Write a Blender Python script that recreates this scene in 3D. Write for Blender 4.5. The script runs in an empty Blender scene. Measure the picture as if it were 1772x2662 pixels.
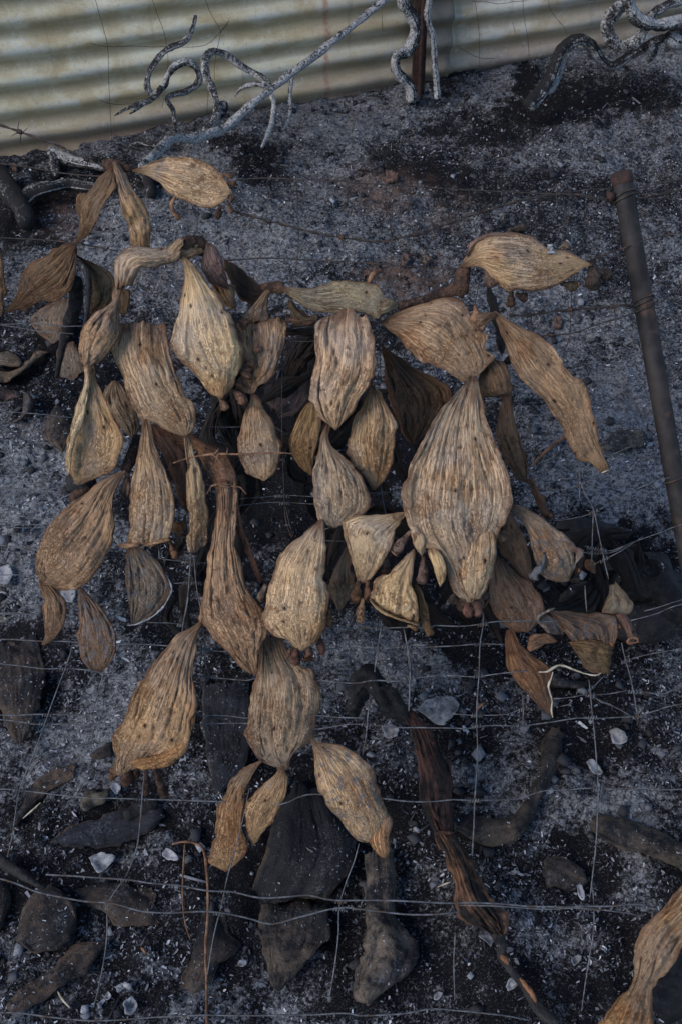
import bpy, math, random
import numpy as np
from mathutils import Vector
from mathutils.bvhtree import BVHTree

random.seed(7)
rng = np.random.default_rng(7)
scene = bpy.context.scene
C = scene.collection

# ------------------------------------------------------------------ camera, sky, sun, exposure
PITCH = math.radians(50.0)
CAM = np.array([0.0, 0.0, 1.5])
FPX, CX, CY = 2662 * 35.0 / 36.0, 886.0, 1331.0          # focal length and centre in photograph pixels
cam_d = bpy.data.cameras.new('camera')
cam_d.sensor_fit = 'VERTICAL'; cam_d.sensor_height = 36.0; cam_d.lens = 35.0
cam_d.clip_start = 0.02; cam_d.clip_end = 300.0
cam = bpy.data.objects.new('camera', cam_d); C.objects.link(cam)
cam.location = CAM; cam.rotation_euler = (math.pi / 2 - PITCH, 0, 0)
scene.camera = cam

SUN_EL, SUN_AZ = 40.0, 240.0                              # azimuth clockwise from +Y
world = bpy.data.worlds.new('World'); scene.world = world; world.use_nodes = True
wn = world.node_tree
bg = wn.nodes['Background']
sky = wn.nodes.new('ShaderNodeTexSky'); sky.sky_type = 'NISHITA'; sky.sun_disc = False
sky.sun_elevation = math.radians(SUN_EL); sky.sun_rotation = math.radians(SUN_AZ)
sky.air_density = 1.0; sky.dust_density = 0.4; sky.ozone_density = 2.5
wn.links.new(sky.outputs[0], bg.inputs[0]); bg.inputs[1].default_value = 0.15
sd = bpy.data.lights.new('sun', 'SUN'); sd.energy = 2.0; sd.angle = math.radians(36); sd.color = (1.0, 0.875, 0.745)
so = bpy.data.objects.new('sun', sd); C.objects.link(so)
_az, _el = math.radians(SUN_AZ), math.radians(SUN_EL)
_to = Vector((math.sin(_az) * math.cos(_el), math.cos(_az) * math.cos(_el), math.sin(_el)))
so.rotation_euler = (-_to).to_track_quat('-Z', 'Y').to_euler(); so.location = _to * 20
vs = scene.view_settings
vs.view_transform = 'Standard'; vs.look = 'None'; vs.gamma = 1.0; vs.use_curve_mapping = False
vs.exposure = 0.62

# ------------------------------------------------------------------ numpy noise
def _h(ix, iy, s):
    n = (ix.astype(np.int64) * 374761393 + iy.astype(np.int64) * 668265263 + s * 974634777) & 0xffffffff
    n = ((n ^ (n >> 13)) * 1274126177) & 0xffffffff
    n = n ^ (n >> 16)
    return (n & 0xffffff) / float(0xffffff)

def vnoise(x, y, s=0):
    x = np.asarray(x, float); y = np.asarray(y, float)
    ix = np.floor(x); iy = np.floor(y); fx = x - ix; fy = y - iy
    fx = fx * fx * (3 - 2 * fx); fy = fy * fy * (3 - 2 * fy)
    a = _h(ix, iy, s); b = _h(ix + 1, iy, s); c = _h(ix, iy + 1, s); d = _h(ix + 1, iy + 1, s)
    return (a + (b - a) * fx) * (1 - fy) + (c + (d - c) * fx) * fy

def fbm(x, y, s=0, o=4):
    t = 0; a = .5; n = 0
    for k in range(o):
        t = t + a * vnoise(x * 2 ** k + 17.3 * k, y * 2 ** k - 9.1 * k, s + k); n += a; a *= .5
    return t / n - .5

# ------------------------------------------------------------------ where things stand
cp, sp = math.cos(PITCH), math.sin(PITCH)
FWD = np.array([0, cp, -sp]); UP = np.array([0, sp, cp]); RT = np.array([1.0, 0, 0])

def rays(p):
    p = np.atleast_2d(np.asarray(p, float))
    return FWD + ((p[:, 0] - CX) / FPX)[:, None] * RT + ((CY - p[:, 1]) / FPX)[:, None] * UP

def hit(p, p0, n, off=0.0):
    d = rays(p)
    t = (np.dot(n, p0 - CAM) + off) / (d @ n)
    return CAM + d * t[:, None]

def project(P):
    q = np.asarray(P) - CAM
    z = np.maximum(q @ FWD, 1e-3)
    return CX + FPX * (q @ RT) / z, CY - FPX * (q @ UP) / z

# the wire fence has been pushed over and leans back from the path towards the tin wall
F0 = np.array([0, .342, .13]); FA = math.radians(30.0)
FN = np.array([0, -math.sin(FA), math.cos(FA)])
UPN = np.array([0, 0, 1.0])

MOUNDS = [(1640, 150, .40, .035), (150, 1300, .30, .05), (1690, 1250, .30, .05), (560, 520, .5, .05), (1250, 420, .6, .06),
          (1400, 2250, .25, .03), (250, 2250, .3, .02)]
_m3 = [(hit([(a, b)], np.zeros(3), UPN)[0], r, h) for a, b, r, h in MOUNDS]

def ground_h(x, y):
    x = np.asarray(x, float); y = np.asarray(y, float)
    z = .10 * fbm(x * 1.6, y * 1.6, 3, 3) + .045 * fbm(x * 6, y * 6, 11, 3) + .024 * fbm(x * 22, y * 22, 23, 3)
    z = z + .024 * np.maximum(fbm(x * 48, y * 48, 31, 3), -.10)
    for c, r, h in _m3:
        z = z + h * np.exp(-((x - c[0]) ** 2 + (y - c[1]) ** 2) / (r * r))
    far = np.clip((np.hypot(x, y) - 5) / 10, 0, 1)
    return z * (1 - .6 * far) - .02

TILES = {'T1': (0, 0, 1.742), 'T2': (872, 0, 1.742), 'T3': (0, 550, 2.24), 'T4': (550, 550, 2.24), 'T5': (1072, 550, 2.24),
         'T6': (0, 1050, 2.24), 'U1': (500, 1050, 2.24), 'U2': (1072, 1050, 2.24), 'U3': (0, 1550, 1.96), 'U4': (500, 1600, 2.24),
         'U5': (972, 1650, 1.96), 'U6': (0, 2062, 1.742), 'U7': (872, 2062, 1.742), 'V1': (1300, 1400, 3.322), 'V2': (0, 900, 3.484),
         'V3': (0, 380, 3.92), 'D': (0, 0, 1 / 1.1301), 'P0': (0, 0, 1.0)}

def px(s):
    """'T1 x,y x,y U1 x,y ...' -> photograph pixels; a tile name switches the tile for what follows"""
    out = []; ox, oy, k = 0, 0, 1.0
    for w in s.split():
        if w in TILES: ox, oy, k = TILES[w]
        else:
            a, b = w.split(','); out.append((ox + float(a) / k, oy + float(b) / k))
    return np.array(out)

def G(p, lift=0.0):
    """points on the ground"""
    p = np.atleast_2d(p); d = rays(p); z = np.zeros(len(p))
    for _ in range(6):
        P = CAM + d * ((z - CAM[2]) / d[:, 2])[:, None]
        z = ground_h(P[:, 0], P[:, 1]) + lift
    return CAM + d * ((z - CAM[2]) / d[:, 2])[:, None]

WA = hit([(0, 410)], np.zeros(3), UPN)[0]; WB = hit([(1348, 187)], np.zeros(3), UPN)[0]
WD = (WB - WA) / np.linalg.norm(WB - WA)
WM = np.array([WD[1], -WD[0], 0.0])                       # towards the camera

def Wl(p, off):
    """points a given distance in front of the tin wall, or on the ground where that would be below it"""
    off = np.broadcast_to(np.asarray(off, float), (len(np.atleast_2d(p)),))
    A = np.array([hit([q], WA, WM, o)[0] for q, o in zip(np.atleast_2d(p), off)])
    B = G(p, .012)
    low = A[:, 2] < B[:, 2]
    A[low] = B[low]
    return A

def Fn(p, off=0.0):
    off = np.broadcast_to(np.asarray(off, float), (len(np.atleast_2d(p)),))
    d = rays(p)
    t = (np.dot(FN, F0 - CAM) + off) / (d @ FN)
    return CAM + d * t[:, None]

# ------------------------------------------------------------------ object helpers
def tag(o, label, cat, group=None, kind=None):
    if label: o['label'] = label
    if cat: o['category'] = cat
    if group: o['group'] = group
    if kind: o['kind'] = kind
    return o

def thing(name, label, cat, at, group=None):
    o = bpy.data.objects.new(name, None); C.objects.link(o)
    o.location = tuple(float(v) for v in at); o.empty_display_size = .02
    return tag(o, label, cat, group)

def origin_of(o):
    v = Vector((0, 0, 0))
    while o is not None:
        v = v + o.location; o = o.parent
    return np.array(v)

def mesh_obj(name, V, faces, mat, parent=None, at=None, uv=None, attrs=None, smooth=True, color=None):
    """V in world space; stored relative to the parent's origin (or to `at` when it is a thing of its own)"""
    V = np.asarray(V, float)
    base = origin_of(parent) if parent is not None else (np.asarray(at, float) if at is not None else np.zeros(3))
    me = bpy.data.meshes.new(name)
    if isinstance(faces, np.ndarray):
        k = faces.shape[1]
        me.vertices.add(len(V)); me.vertices.foreach_set('co', (V - base).astype(np.float32).ravel())
        me.loops.add(faces.size); me.loops.foreach_set('vertex_index', faces.astype(np.int32).ravel())
        me.polygons.add(len(faces)); me.polygons.foreach_set('loop_start', np.arange(0, faces.size, k, dtype=np.int32))
        me.update(calc_edges=True); me.validate()
    else:
        me.from_pydata([tuple(v) for v in (V - base)], [], faces)
    if uv is not None:
        lay = me.uv_layers.new(name='UVMap')
        li = np.empty(len(me.loops), dtype=np.int32); me.loops.foreach_get('vertex_index', li)
        lay.data.foreach_set('uv', np.asarray(uv, np.float32)[li].ravel())
    for k, val in (attrs or {}).items():
        a = me.attributes.new(k, 'FLOAT', 'POINT'); a.data.foreach_set('value', np.asarray(val, np.float32))
    if smooth: me.polygons.foreach_set('use_smooth', np.ones(len(me.polygons), dtype=bool))
    me.materials.append(mat)
    o = bpy.data.objects.new(name, me); C.objects.link(o)
    if parent is not None: o.parent = parent
    else: o.location = tuple(base)
    if color is not None: o.color = (*color, 1.0) if len(color) == 3 else color
    return o

def spline(P, n=None, step=None, closed=False):
    """Catmull-Rom through P, resampled evenly by length"""
    P = np.asarray(P, float)
    if len(P) > 2:
        Q = np.vstack([2 * P[0] - P[1], P, 2 * P[-1] - P[-2]])
        t = np.linspace(0, 1, 12, endpoint=False)[:, None]
        out = []
        for i in range(len(P) - 1):
            a, b, c, d = Q[i], Q[i + 1], Q[i + 2], Q[i + 3]
            out.append(.5 * (2 * b + (c - a) * t + (2 * a - 5 * b + 4 * c - d) * t ** 2 + (3 * b - a - 3 * c + d) * t ** 3))
        D = np.vstack(out + [P[-1:]])
    else: D = P
    L = np.concatenate([[0], np.cumsum(np.linalg.norm(np.diff(D, axis=0), axis=1))])
    if n is None: n = max(3, int(L[-1] / step) + 1)
    s = np.linspace(0, L[-1], n)
    return np.stack([np.interp(s, L, D[:, k]) for k in range(D.shape[1])], axis=1)

def tube_arrays(P, R, sides=8, rough=0.0, seed=0, cap=True, twist=0.0):
    """round or gnarled tube along P (already resampled); R radius per point"""
    P = np.asarray(P, float); n = len(P); R = np.broadcast_to(np.asarray(R, float), (n,))
    T = np.gradient(P, axis=0); T /= np.linalg.norm(T, axis=1)[:, None] + 1e-12
    ref = np.array([0, 0, 1.0]) if abs(T[0][2]) < .9 else np.array([1.0, 0, 0])
    N = np.cross(T[0], ref); N /= np.linalg.norm(N)
    Ns = []
    for t in T:
        N = N - t * np.dot(N, t); N /= np.linalg.norm(N) + 1e-12; Ns.append(N.copy())
    Ns = np.array(Ns); Bs = np.cross(T, Ns)
    s = np.concatenate([[0], np.cumsum(np.linalg.norm(np.diff(P, axis=0), axis=1))])
    a = np.linspace(0, 2 * np.pi, sides, endpoint=False)
    AA, SS = np.meshgrid(a, s)
    rr = np.ones_like(AA)
    if rough:
        q = SS / (R.mean() * 2.2)
        rr = 1 + rough * (vnoise(np.cos(AA) * 2 + 5 + q * .6, np.sin(AA) * 2 + 9 + q, seed) - .5) * 2 \
               + rough * .6 * (vnoise(np.cos(AA) * 5 + 5, np.sin(AA) * 5 + q * 3, seed + 3) - .5) * 2
    AT = AA + twist * SS
    V = P[:, None, :] + (R[:, None] * rr)[:, :, None] * (np.cos(AT)[:, :, None] * Ns[:, None, :] + np.sin(AT)[:, :, None] * Bs[:, None, :])
    V = V.reshape(-1, 3)
    i = np.arange(n - 1)[:, None] * sides; j = np.arange(sides)[None, :]; j2 = (j + 1) % sides
    F = np.stack([i + j, i + j2, i + sides + j2, i + sides + j], axis=2).reshape(-1, 4)
    uv = np.stack([AA.ravel() / (2 * np.pi), SS.ravel()], axis=1)
    faces = F
    if cap:
        V = np.vstack([V, P[0] - T[0] * R[0] * .3, P[-1] + T[-1] * R[-1] * .3]); k = len(V)
        c0 = np.stack([np.full(sides, k - 2), j2[0], j[0], j[0]], axis=1)
        e = (n - 1) * sides
        c1 = np.stack([np.full(sides, k - 1), e + j[0], e + j2[0], e + j2[0]], axis=1)
        uv = np.vstack([uv, [[.5, 0]], [[.5, s[-1]]]])
        tri = [tuple(q[:3]) for q in np.vstack([c0, c1])]
        faces = [tuple(q) for q in F] + tri
    return V, faces, uv

def join(parts):
    """several (V, faces, uv) into one"""
    V = []; F = []; U = []; k = 0
    for v, f, u in parts:
        V.append(v); U.append(u); F += [tuple(int(i) + k for i in q) for q in f]; k += len(v)
    return np.vstack(V), F, np.vstack(U)

# ------------------------------------------------------------------ materials
def new_mat(name):
    m = bpy.data.materials.new(name); m.use_nodes = True
    nt = m.node_tree; b = nt.nodes['Principled BSDF']
    b.inputs['Specular IOR Level'].default_value = .25
    return m, nt, b

class NB:
    """small node-building helper"""
    def __init__(s, nt): s.nt = nt
    def n(s, t, **k):
        x = s.nt.nodes.new(t)
        for a, v in k.items(): setattr(x, a, v)
        return x
    def l(s, a, b): s.nt.links.new(a, b)
    def val(s, x, sock):
        if isinstance(x, (int, float)): sock.default_value = x
        elif isinstance(x, tuple): sock.default_value = x if len(x) == len(sock.default_value) else (*x, 1.0)
        else: s.l(x, sock)
    def math(s, op, a, b=None, c=None, clamp=False):
        x = s.n('ShaderNodeMath', operation=op, use_clamp=clamp)
        for i, v in enumerate((a, b, c)):
            if v is not None: s.val(v, x.inputs[i])
        return x.outputs[0]
    def mix(s, f, a, b, blend='MIX'):
        x = s.n('ShaderNodeMix', data_type='RGBA', blend_type=blend)
        s.val(f, x.inputs[0]); s.val(a, x.inputs[6]); s.val(b, x.inputs[7])
        return x.outputs[2]
    def noise(s, vec, scale, detail=3, rough=.55, dist=0.0, w=None, col=False):
        x = s.n('ShaderNodeTexNoise', noise_dimensions='4D' if w is not None else '3D')
        s.val(scale, x.inputs['Scale']); x.inputs['Detail'].default_value = detail
        x.inputs['Roughness'].default_value = rough; x.inputs['Distortion'].default_value = dist
        if vec is not None: s.l(vec, x.inputs['Vector'])
        if w is not None: s.l(w, x.inputs['W'])
        return x.outputs[1 if col else 0]
    def ramp(s, f, a, b, lo=0.0, hi=1.0):
        x = s.n('ShaderNodeMapRange', interpolation_type='SMOOTHSTEP')
        s.val(f, x.inputs[0]); x.inputs[1].default_value = a; x.inputs[2].default_value = b
        x.inputs[3].default_value = lo; x.inputs[4].default_value = hi
        return x.outputs[0]
    def scale(s, v, k):
        x = s.n('ShaderNodeVectorMath', operation='MULTIPLY'); s.l(v, x.inputs[0]); x.inputs[1].default_value = k
        return x.outputs[0]
    def attr(s, name): return s.n('ShaderNodeAttribute', attribute_name=name).outputs['Fac']
    def bump(s, h, strength, dist, nrm=None):
        x = s.n('ShaderNodeBump'); x.inputs['Strength'].default_value = strength; x.inputs['Distance'].default_value = dist
        s.l(h, x.inputs['Height'])
        if nrm is not None: s.l(nrm, x.inputs['Normal'])
        return x.outputs[0]

def mat_pad(name, ashy=0.0):
    m, nt, b = new_mat(name); N = NB(nt)
    uv = N.n('ShaderNodeUVMap').outputs[0]; ob = N.n('ShaderNodeTexCoord').outputs['Object']
    info = N.n('ShaderNodeObjectInfo'); tint = N.mix(1.0, info.outputs['Color'], (1.14, 1.035, .945, 1), 'MULTIPLY')
    rnd = N.math('MULTIPLY', info.outputs['Random'], 50.0)
    warp = N.noise(N.scale(uv, (16, 6, 1)), 1.0, 2, w=rnd, col=True)
    wv = N.n('ShaderNodeVectorMath', operation='MULTIPLY_ADD'); N.l(warp, wv.inputs[0]); wv.inputs[1].default_value = (.014, .03, 0); N.l(uv, wv.inputs[2])
    fib = N.noise(N.scale(wv.outputs[0], (300, 20, 1)), 1.0, 4, .66, w=rnd)
    fib2 = N.noise(N.scale(wv.outputs[0], (170, 16, 1)), 1.0, 3, .55, w=rnd)
    cross = N.noise(N.scale(uv, (230, 185, 1)), 1.0, 4, .68, 1.0, w=rnd)
    blot = N.noise(ob, 15.0, 4, .62, .6, w=rnd)
    blot2 = N.noise(ob, 40.0, 4, .65, .8, w=rnd)
    blot3 = N.noise(ob, 9.0, 3, .6, .6, w=N.math('ADD', rnd, 9.0))
    fine = N.noise(ob, 420.0, 3, .65, w=rnd)
    rim = N.attr('rim'); along = N.attr('along')
    dark = N.mix(1.0, tint, (.40, .28, .20, 1), 'MULTIPLY')
    pale = N.mix(1.0, tint, (1.30, 1.32, 1.38, 1), 'MULTIPLY')
    grey = N.n('ShaderNodeHueSaturation'); grey.inputs['Saturation'].default_value = .60; grey.inputs['Value'].default_value = .74; N.l(tint, grey.inputs['Color'])
    warm = N.mix(1.0, tint, (.66, .46, .31, 1), 'MULTIPLY')
    col = N.mix(N.ramp(blot3, .47, .63, 0, .75), tint, grey.outputs[0])
    col = N.mix(N.ramp(blot, .51, .66, 0, .60), col, warm)
    col = N.mix(N.ramp(blot2, .56, .70, 0, .60), col, dark)
    col = N.mix(N.ramp(blot2, .42, .30, 0, .60), col, pale)
    # long fibres towards the stem, a net of fine cracks towards the tip
    body = N.ramp(along, .25, .75)
    fw = N.math('ADD', N.math('MULTIPLY', fib, N.math('SUBTRACT', 1.0, N.math('MULTIPLY', body, .55))), N.math('MULTIPLY', cross, N.math('MULTIPLY', body, .55)))
    col = N.mix(N.ramp(fw, .46, .34, 0, .50), col, dark)
    col = N.mix(N.ramp(fw, .52, .65, 0, .62), col, pale)
    col = N.mix(N.ramp(fib2, .42, .30, 0, .22), col, warm)
    vein = N.math('MULTIPLY', N.ramp(N.math('ABSOLUTE', N.math('SUBTRACT', fw, .5)), .030, .0), N.ramp(blot, .36, .56, .12, .60))
    col = N.mix(vein, col, dark)
    rimn = N.math('MULTIPLY', N.ramp(rim, .55, 1.0), N.ramp(blot2, .30, .56))
    col = N.mix(N.math('MULTIPLY', rimn, .80), col, (.13, .058, .028, 1))
    col = N.mix(N.math('MULTIPLY', N.ramp(along, .22, .0), N.ramp(blot2, .32, .62, .25, .85)), col, (.14, .064, .036, 1))
    # areoles: small dark pocks in loose rows
    vo = N.n('ShaderNodeTexVoronoi', feature='F1'); N.l(N.scale(uv, (48, 38, 1)), vo.inputs['Vector']); vo.inputs['Scale'].default_value = 1.0; vo.inputs['Randomness'].default_value = .72
    dw = N.math('ADD', vo.outputs['Distance'], N.math('MULTIPLY', N.math('SUBTRACT', cross, .5), .24))
    on = N.ramp(N.noise(vo.outputs['Position'], 7.7, 0), .20, .36)
    spot = N.math('MULTIPLY', N.ramp(dw, .135, .035), on)
    halo = N.math('MULTIPLY', N.ramp(dw, .30, .09), on)
    col = N.mix(N.math('MULTIPLY', halo, .45), col, (.15, .075, .04, 1))
    col = N.mix(N.math('MULTIPLY', spot, .95), col, (.022, .013, .010, 1))
    vs2 = N.ramp(N.noise(ob, 75.0, 3, .55, .4, w=rnd), .62, .68)
    col = N.mix(N.math('MULTIPLY', vs2, .60), col, (.10, .052, .034, 1))
    if ashy:
        am = N.ramp(N.noise(ob, 90.0, 4, .7, w=rnd), .60 - .2 * ashy, .66 - .1 * ashy)
        col = N.mix(N.math('MULTIPLY', am, .8), col, N.mix(fine, (.035, .035, .04, 1), (.24, .24, .25, 1)))
    N.l(col, b.inputs['Base Color']); b.inputs['Roughness'].default_value = .72
    hgt = N.math('ADD', N.math('ADD', N.math('MULTIPLY', fw, 1.2), N.math('MULTIPLY', cross, .35)), N.math('MULTIPLY', fine, .3))
    hgt = N.math('SUBTRACT', hgt, N.math('ADD', N.math('MULTIPLY', spot, .8), N.math('MULTIPLY', vein, .7)))
    N.l(N.bump(hgt, 1.0, .0075), b.inputs['Normal'])
    return m

def mat_simple(name, c1, c2, scale=60, rough=.85, bump=.4, bd=.003, c3=None, s3=200, t3=(.58, .68), metal=0.0, detail=4, tint=False):
    m, nt, b = new_mat(name); N = NB(nt)
    ob = N.n('ShaderNodeTexCoord').outputs['Object']
    rnd = N.math('MULTIPLY', N.n('ShaderNodeObjectInfo').outputs['Random'], 40.0)
    n1 = N.noise(ob, scale, detail, .62, .3, w=rnd)
    col = N.mix(N.ramp(n1, .36, .66), (*c1, 1), (*c2, 1))
    n2 = N.noise(ob, s3, 3, .65, w=rnd)
    if c3: col = N.mix(N.ramp(n2, *t3), col, (*c3, 1))
    if tint: col = N.mix(1.0, col, N.n('ShaderNodeObjectInfo').outputs['Color'], 'MULTIPLY')
    N.l(col, b.inputs['Base Color']); b.inputs['Roughness'].default_value = rough; b.inputs['Metallic'].default_value = metal
    if 'soot' in name: b.inputs['Specular IOR Level'].default_value = 0.0
    N.l(N.bump(N.math('ADD', n1, N.math('MULTIPLY', n2, .6)), bump, bd), b.inputs['Normal'])
    return m

def mat_charpad(name):
    """burnt pads lying in the ash: blue-black to brown skin under a dusting of ash"""
    m, nt, b = new_mat(name); N = NB(nt)
    uv = N.n('ShaderNodeUVMap').outputs[0]; ob = N.n('ShaderNodeTexCoord').outputs['Object']
    info = N.n('ShaderNodeObjectInfo'); tint = info.outputs['Color']; rnd = N.math('MULTIPLY', info.outputs['Random'], 50.0)
    blot = N.noise(ob, 13.0, 5, .65, .5, w=rnd); mid = N.noise(ob, 70.0, 4, .68, .4, w=rnd); fine = N.noise(ob, 330.0, 4, .7, w=rnd)
    col = N.mix(N.ramp(N.math('ADD', N.math('MULTIPLY', blot, .7), N.math('MULTIPLY', mid, .35)), .42, .66), (.006, .007, .010, 1), tint)
    col = N.mix(N.ramp(mid, .48, .36, 0, .6), col, (.008, .008, .010, 1))
    col = N.mix(N.ramp(N.math('ADD', N.math('MULTIPLY', fine, .6), N.math('MULTIPLY', N.noise(ob, 22.0, 4, .65, w=rnd), .55)), .62, .74, 0, .55), col, (.13, .138, .158, 1))
    col = N.mix(N.math('MULTIPLY', N.ramp(N.attr('rim'), .75, 1.0), N.ramp(blot, .4, .6)), col, (.06, .043, .031, 1))
    N.l(col, b.inputs['Base Color']); b.inputs['Roughness'].default_value = .85
    N.l(N.bump(N.math('ADD', mid, fine), .7, .005), b.inputs['Normal'])
    return m

def mat_branch(name):
    """charcoal skin partly coated with white ash; object colour red channel sets how much"""
    m, nt, b = new_mat(name); N = NB(nt)
    uv = N.n('ShaderNodeUVMap').outputs[0]; ob = N.n('ShaderNodeTexCoord').outputs['Object']
    info = N.n('ShaderNodeObjectInfo'); rnd = N.math('MULTIPLY', info.outputs['Random'], 50.0)
    sep = N.n('ShaderNodeSeparateColor'); N.l(info.outputs['Color'], sep.inputs[0])
    big = N.noise(ob, 26.0, 4, .65, .8, w=rnd); fine = N.noise(ob, 210.0, 3, .7, w=rnd)
    su = N.n('ShaderNodeSeparateXYZ'); N.l(uv, su.inputs[0])
    side = N.math('COSINE', N.math('MULTIPLY', N.math('ADD', su.outputs[0], N.math('ADD', info.outputs['Random'], N.math('MULTIPLY', big, .5))), 6.283))
    mid = N.noise(ob, 75.0, 3, .65, .5, w=rnd)
    f = N.math('ADD', N.math('ADD', N.math('MULTIPLY', big, .30), N.math('ADD', N.math('MULTIPLY', fine, .40), N.math('MULTIPLY', mid, .30))), N.math('ADD', N.math('MULTIPLY', sep.outputs[0], .40), N.math('MULTIPLY', side, .08)))
    k = N.ramp(f, .60, .74)
    ash = N.mix(N.ramp(fine, .3, .7), (.095, .098, .105, 1), (.37, .37, .375, 1))
    N.l(N.mix(k, (.010, .010, .012, 1), ash), b.inputs['Base Color']); b.inputs['Roughness'].default_value = .85
    N.l(N.bump(N.math('ADD', N.math('MULTIPLY', k, .8), fine), .7, .004), b.inputs['Normal'])
    return m

def mat_fibre(name):
    """burnt woody fibres running along the piece"""
    m, nt, b = new_mat(name); N = NB(nt)
    uv = N.n('ShaderNodeUVMap').outputs[0]; ob = N.n('ShaderNodeTexCoord').outputs['Object']
    info = N.n('ShaderNodeObjectInfo'); rnd = N.math('MULTIPLY', info.outputs['Random'], 50.0)
    f1 = N.noise(N.scale(uv, (300, 16, 1)), 1.0, 4, .65, .6, w=rnd); f2 = N.noise(N.scale(uv, (110, 14, 1)), 1.0, 3, .6, .4, w=rnd); bl = N.noise(ob, 22.0, 3, .6, w=rnd)
    col = N.mix(N.ramp(N.math('ADD', N.math('MULTIPLY', f2, .6), N.math('MULTIPLY', bl, .45)), .46, .62), (.010, .008, .008, 1), info.outputs['Color'])
    col = N.mix(N.ramp(f1, .42, .32, 0, .9), col, (.008, .006, .006, 1))
    col = N.mix(N.ramp(f1, .60, .72, 0, .7), col, N.mix(1.0, info.outputs['Color'], (1.8, 1.75, 1.7, 1), 'MULTIPLY'))
    N.l(col, b.inputs['Base Color']); b.inputs['Roughness'].default_value = .8
    N.l(N.bump(N.math('ADD', f1, f2), 1.0, .010), b.inputs['Normal'])
    return m

def mat_ground(name):
    m, nt, b = new_mat(name); N = NB(nt)
    ob = N.n('ShaderNodeTexCoord').outputs['Object']
    char_shade = N.attr('char_shade'); ashA = N.attr('ashy'); rust = N.attr('rusty')
    big = N.noise(ob, 5.0, 4, .6, .6); mid = N.math('ADD', N.math('MULTIPLY', N.noise(ob, 22.0, 4, .68, .5), .5), N.math('MULTIPLY', N.noise(ob, 70.0, 4, .7, .3), .5)); fine = N.noise(ob, 170.0, 4, .75, .3); grit = N.noise(ob, 420.0, 3, .7)
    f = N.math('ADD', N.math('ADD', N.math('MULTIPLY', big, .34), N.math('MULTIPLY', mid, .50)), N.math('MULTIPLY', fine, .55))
    f = N.math('SUBTRACT', N.math('ADD', f, N.math('MULTIPLY', ashA, .16)), N.math('ADD', N.math('MULTIPLY', char_shade, .18), N.math('MULTIPLY', N.math('POWER', char_shade, 4.0), .25)))  # charred soil and painted shade together; full strength goes black below the pads
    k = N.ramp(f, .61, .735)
    gr2 = N.math('ADD', N.math('MULTIPLY', grit, .35), N.math('MULTIPLY', N.noise(ob, 105.0, 4, .72, .4), .65))
    ash = N.mix(N.ramp(gr2, .38, .62), (.030, .033, .039, 1), (.255, .270, .295, 1))
    ash = N.mix(N.ramp(N.noise(ob, 9.0, 3, .6), .5, .7, 0, .35), ash, (.115, .095, .085, 1))
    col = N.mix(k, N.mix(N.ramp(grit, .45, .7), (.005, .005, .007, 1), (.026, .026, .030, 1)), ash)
    col = N.mix(N.math('MULTIPLY', N.ramp(grit, .62, .72), N.math('SUBTRACT', 1.0, N.math('MULTIPLY', char_shade, .8))), col, (.36, .35, .35, 1))
    col = N.mix(N.math('MULTIPLY', rust, N.ramp(mid, .38, .56, .15, .85)), col, (.11, .068, .050, 1))
    N.l(col, b.inputs['Base Color']); b.inputs['Roughness'].default_value = .95; b.inputs['Specular IOR Level'].default_value = .1
    N.l(N.bump(N.math('ADD', N.math('MULTIPLY', fine, 1.0), N.math('MULTIPLY', grit, .8)), .9, .006), b.inputs['Normal'])
    return m

def mat_flake(name):
    m, nt, b = new_mat(name); N = NB(nt)
    t = N.attr('tone')
    cr = N.n('ShaderNodeValToRGB'); N.l(t, cr.inputs[0]); e = cr.color_ramp.elements
    e[0].position = 0; e[0].color = (.008, .008, .011, 1); e[1].position = 1; e[1].color = (.54, .58, .64, 1)
    for p, c in ((.36, (.022, .023, .028)), (.55, (.078, .085, .100)), (.80, (.265, .285, .325))):
        x = e.new(p); x.color = (*c, 1)
    fine = N.noise(N.n('ShaderNodeTexCoord').outputs['Object'], 260.0, 3, .7)
    N.l(N.mix(N.ramp(fine, .35, .65, .0, .45), cr.outputs[0], (.05, .05, .054, 1)), b.inputs['Base Color'])
    b.inputs['Roughness'].default_value = .9; b.inputs['Specular IOR Level'].default_value = .1
    return m

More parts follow.
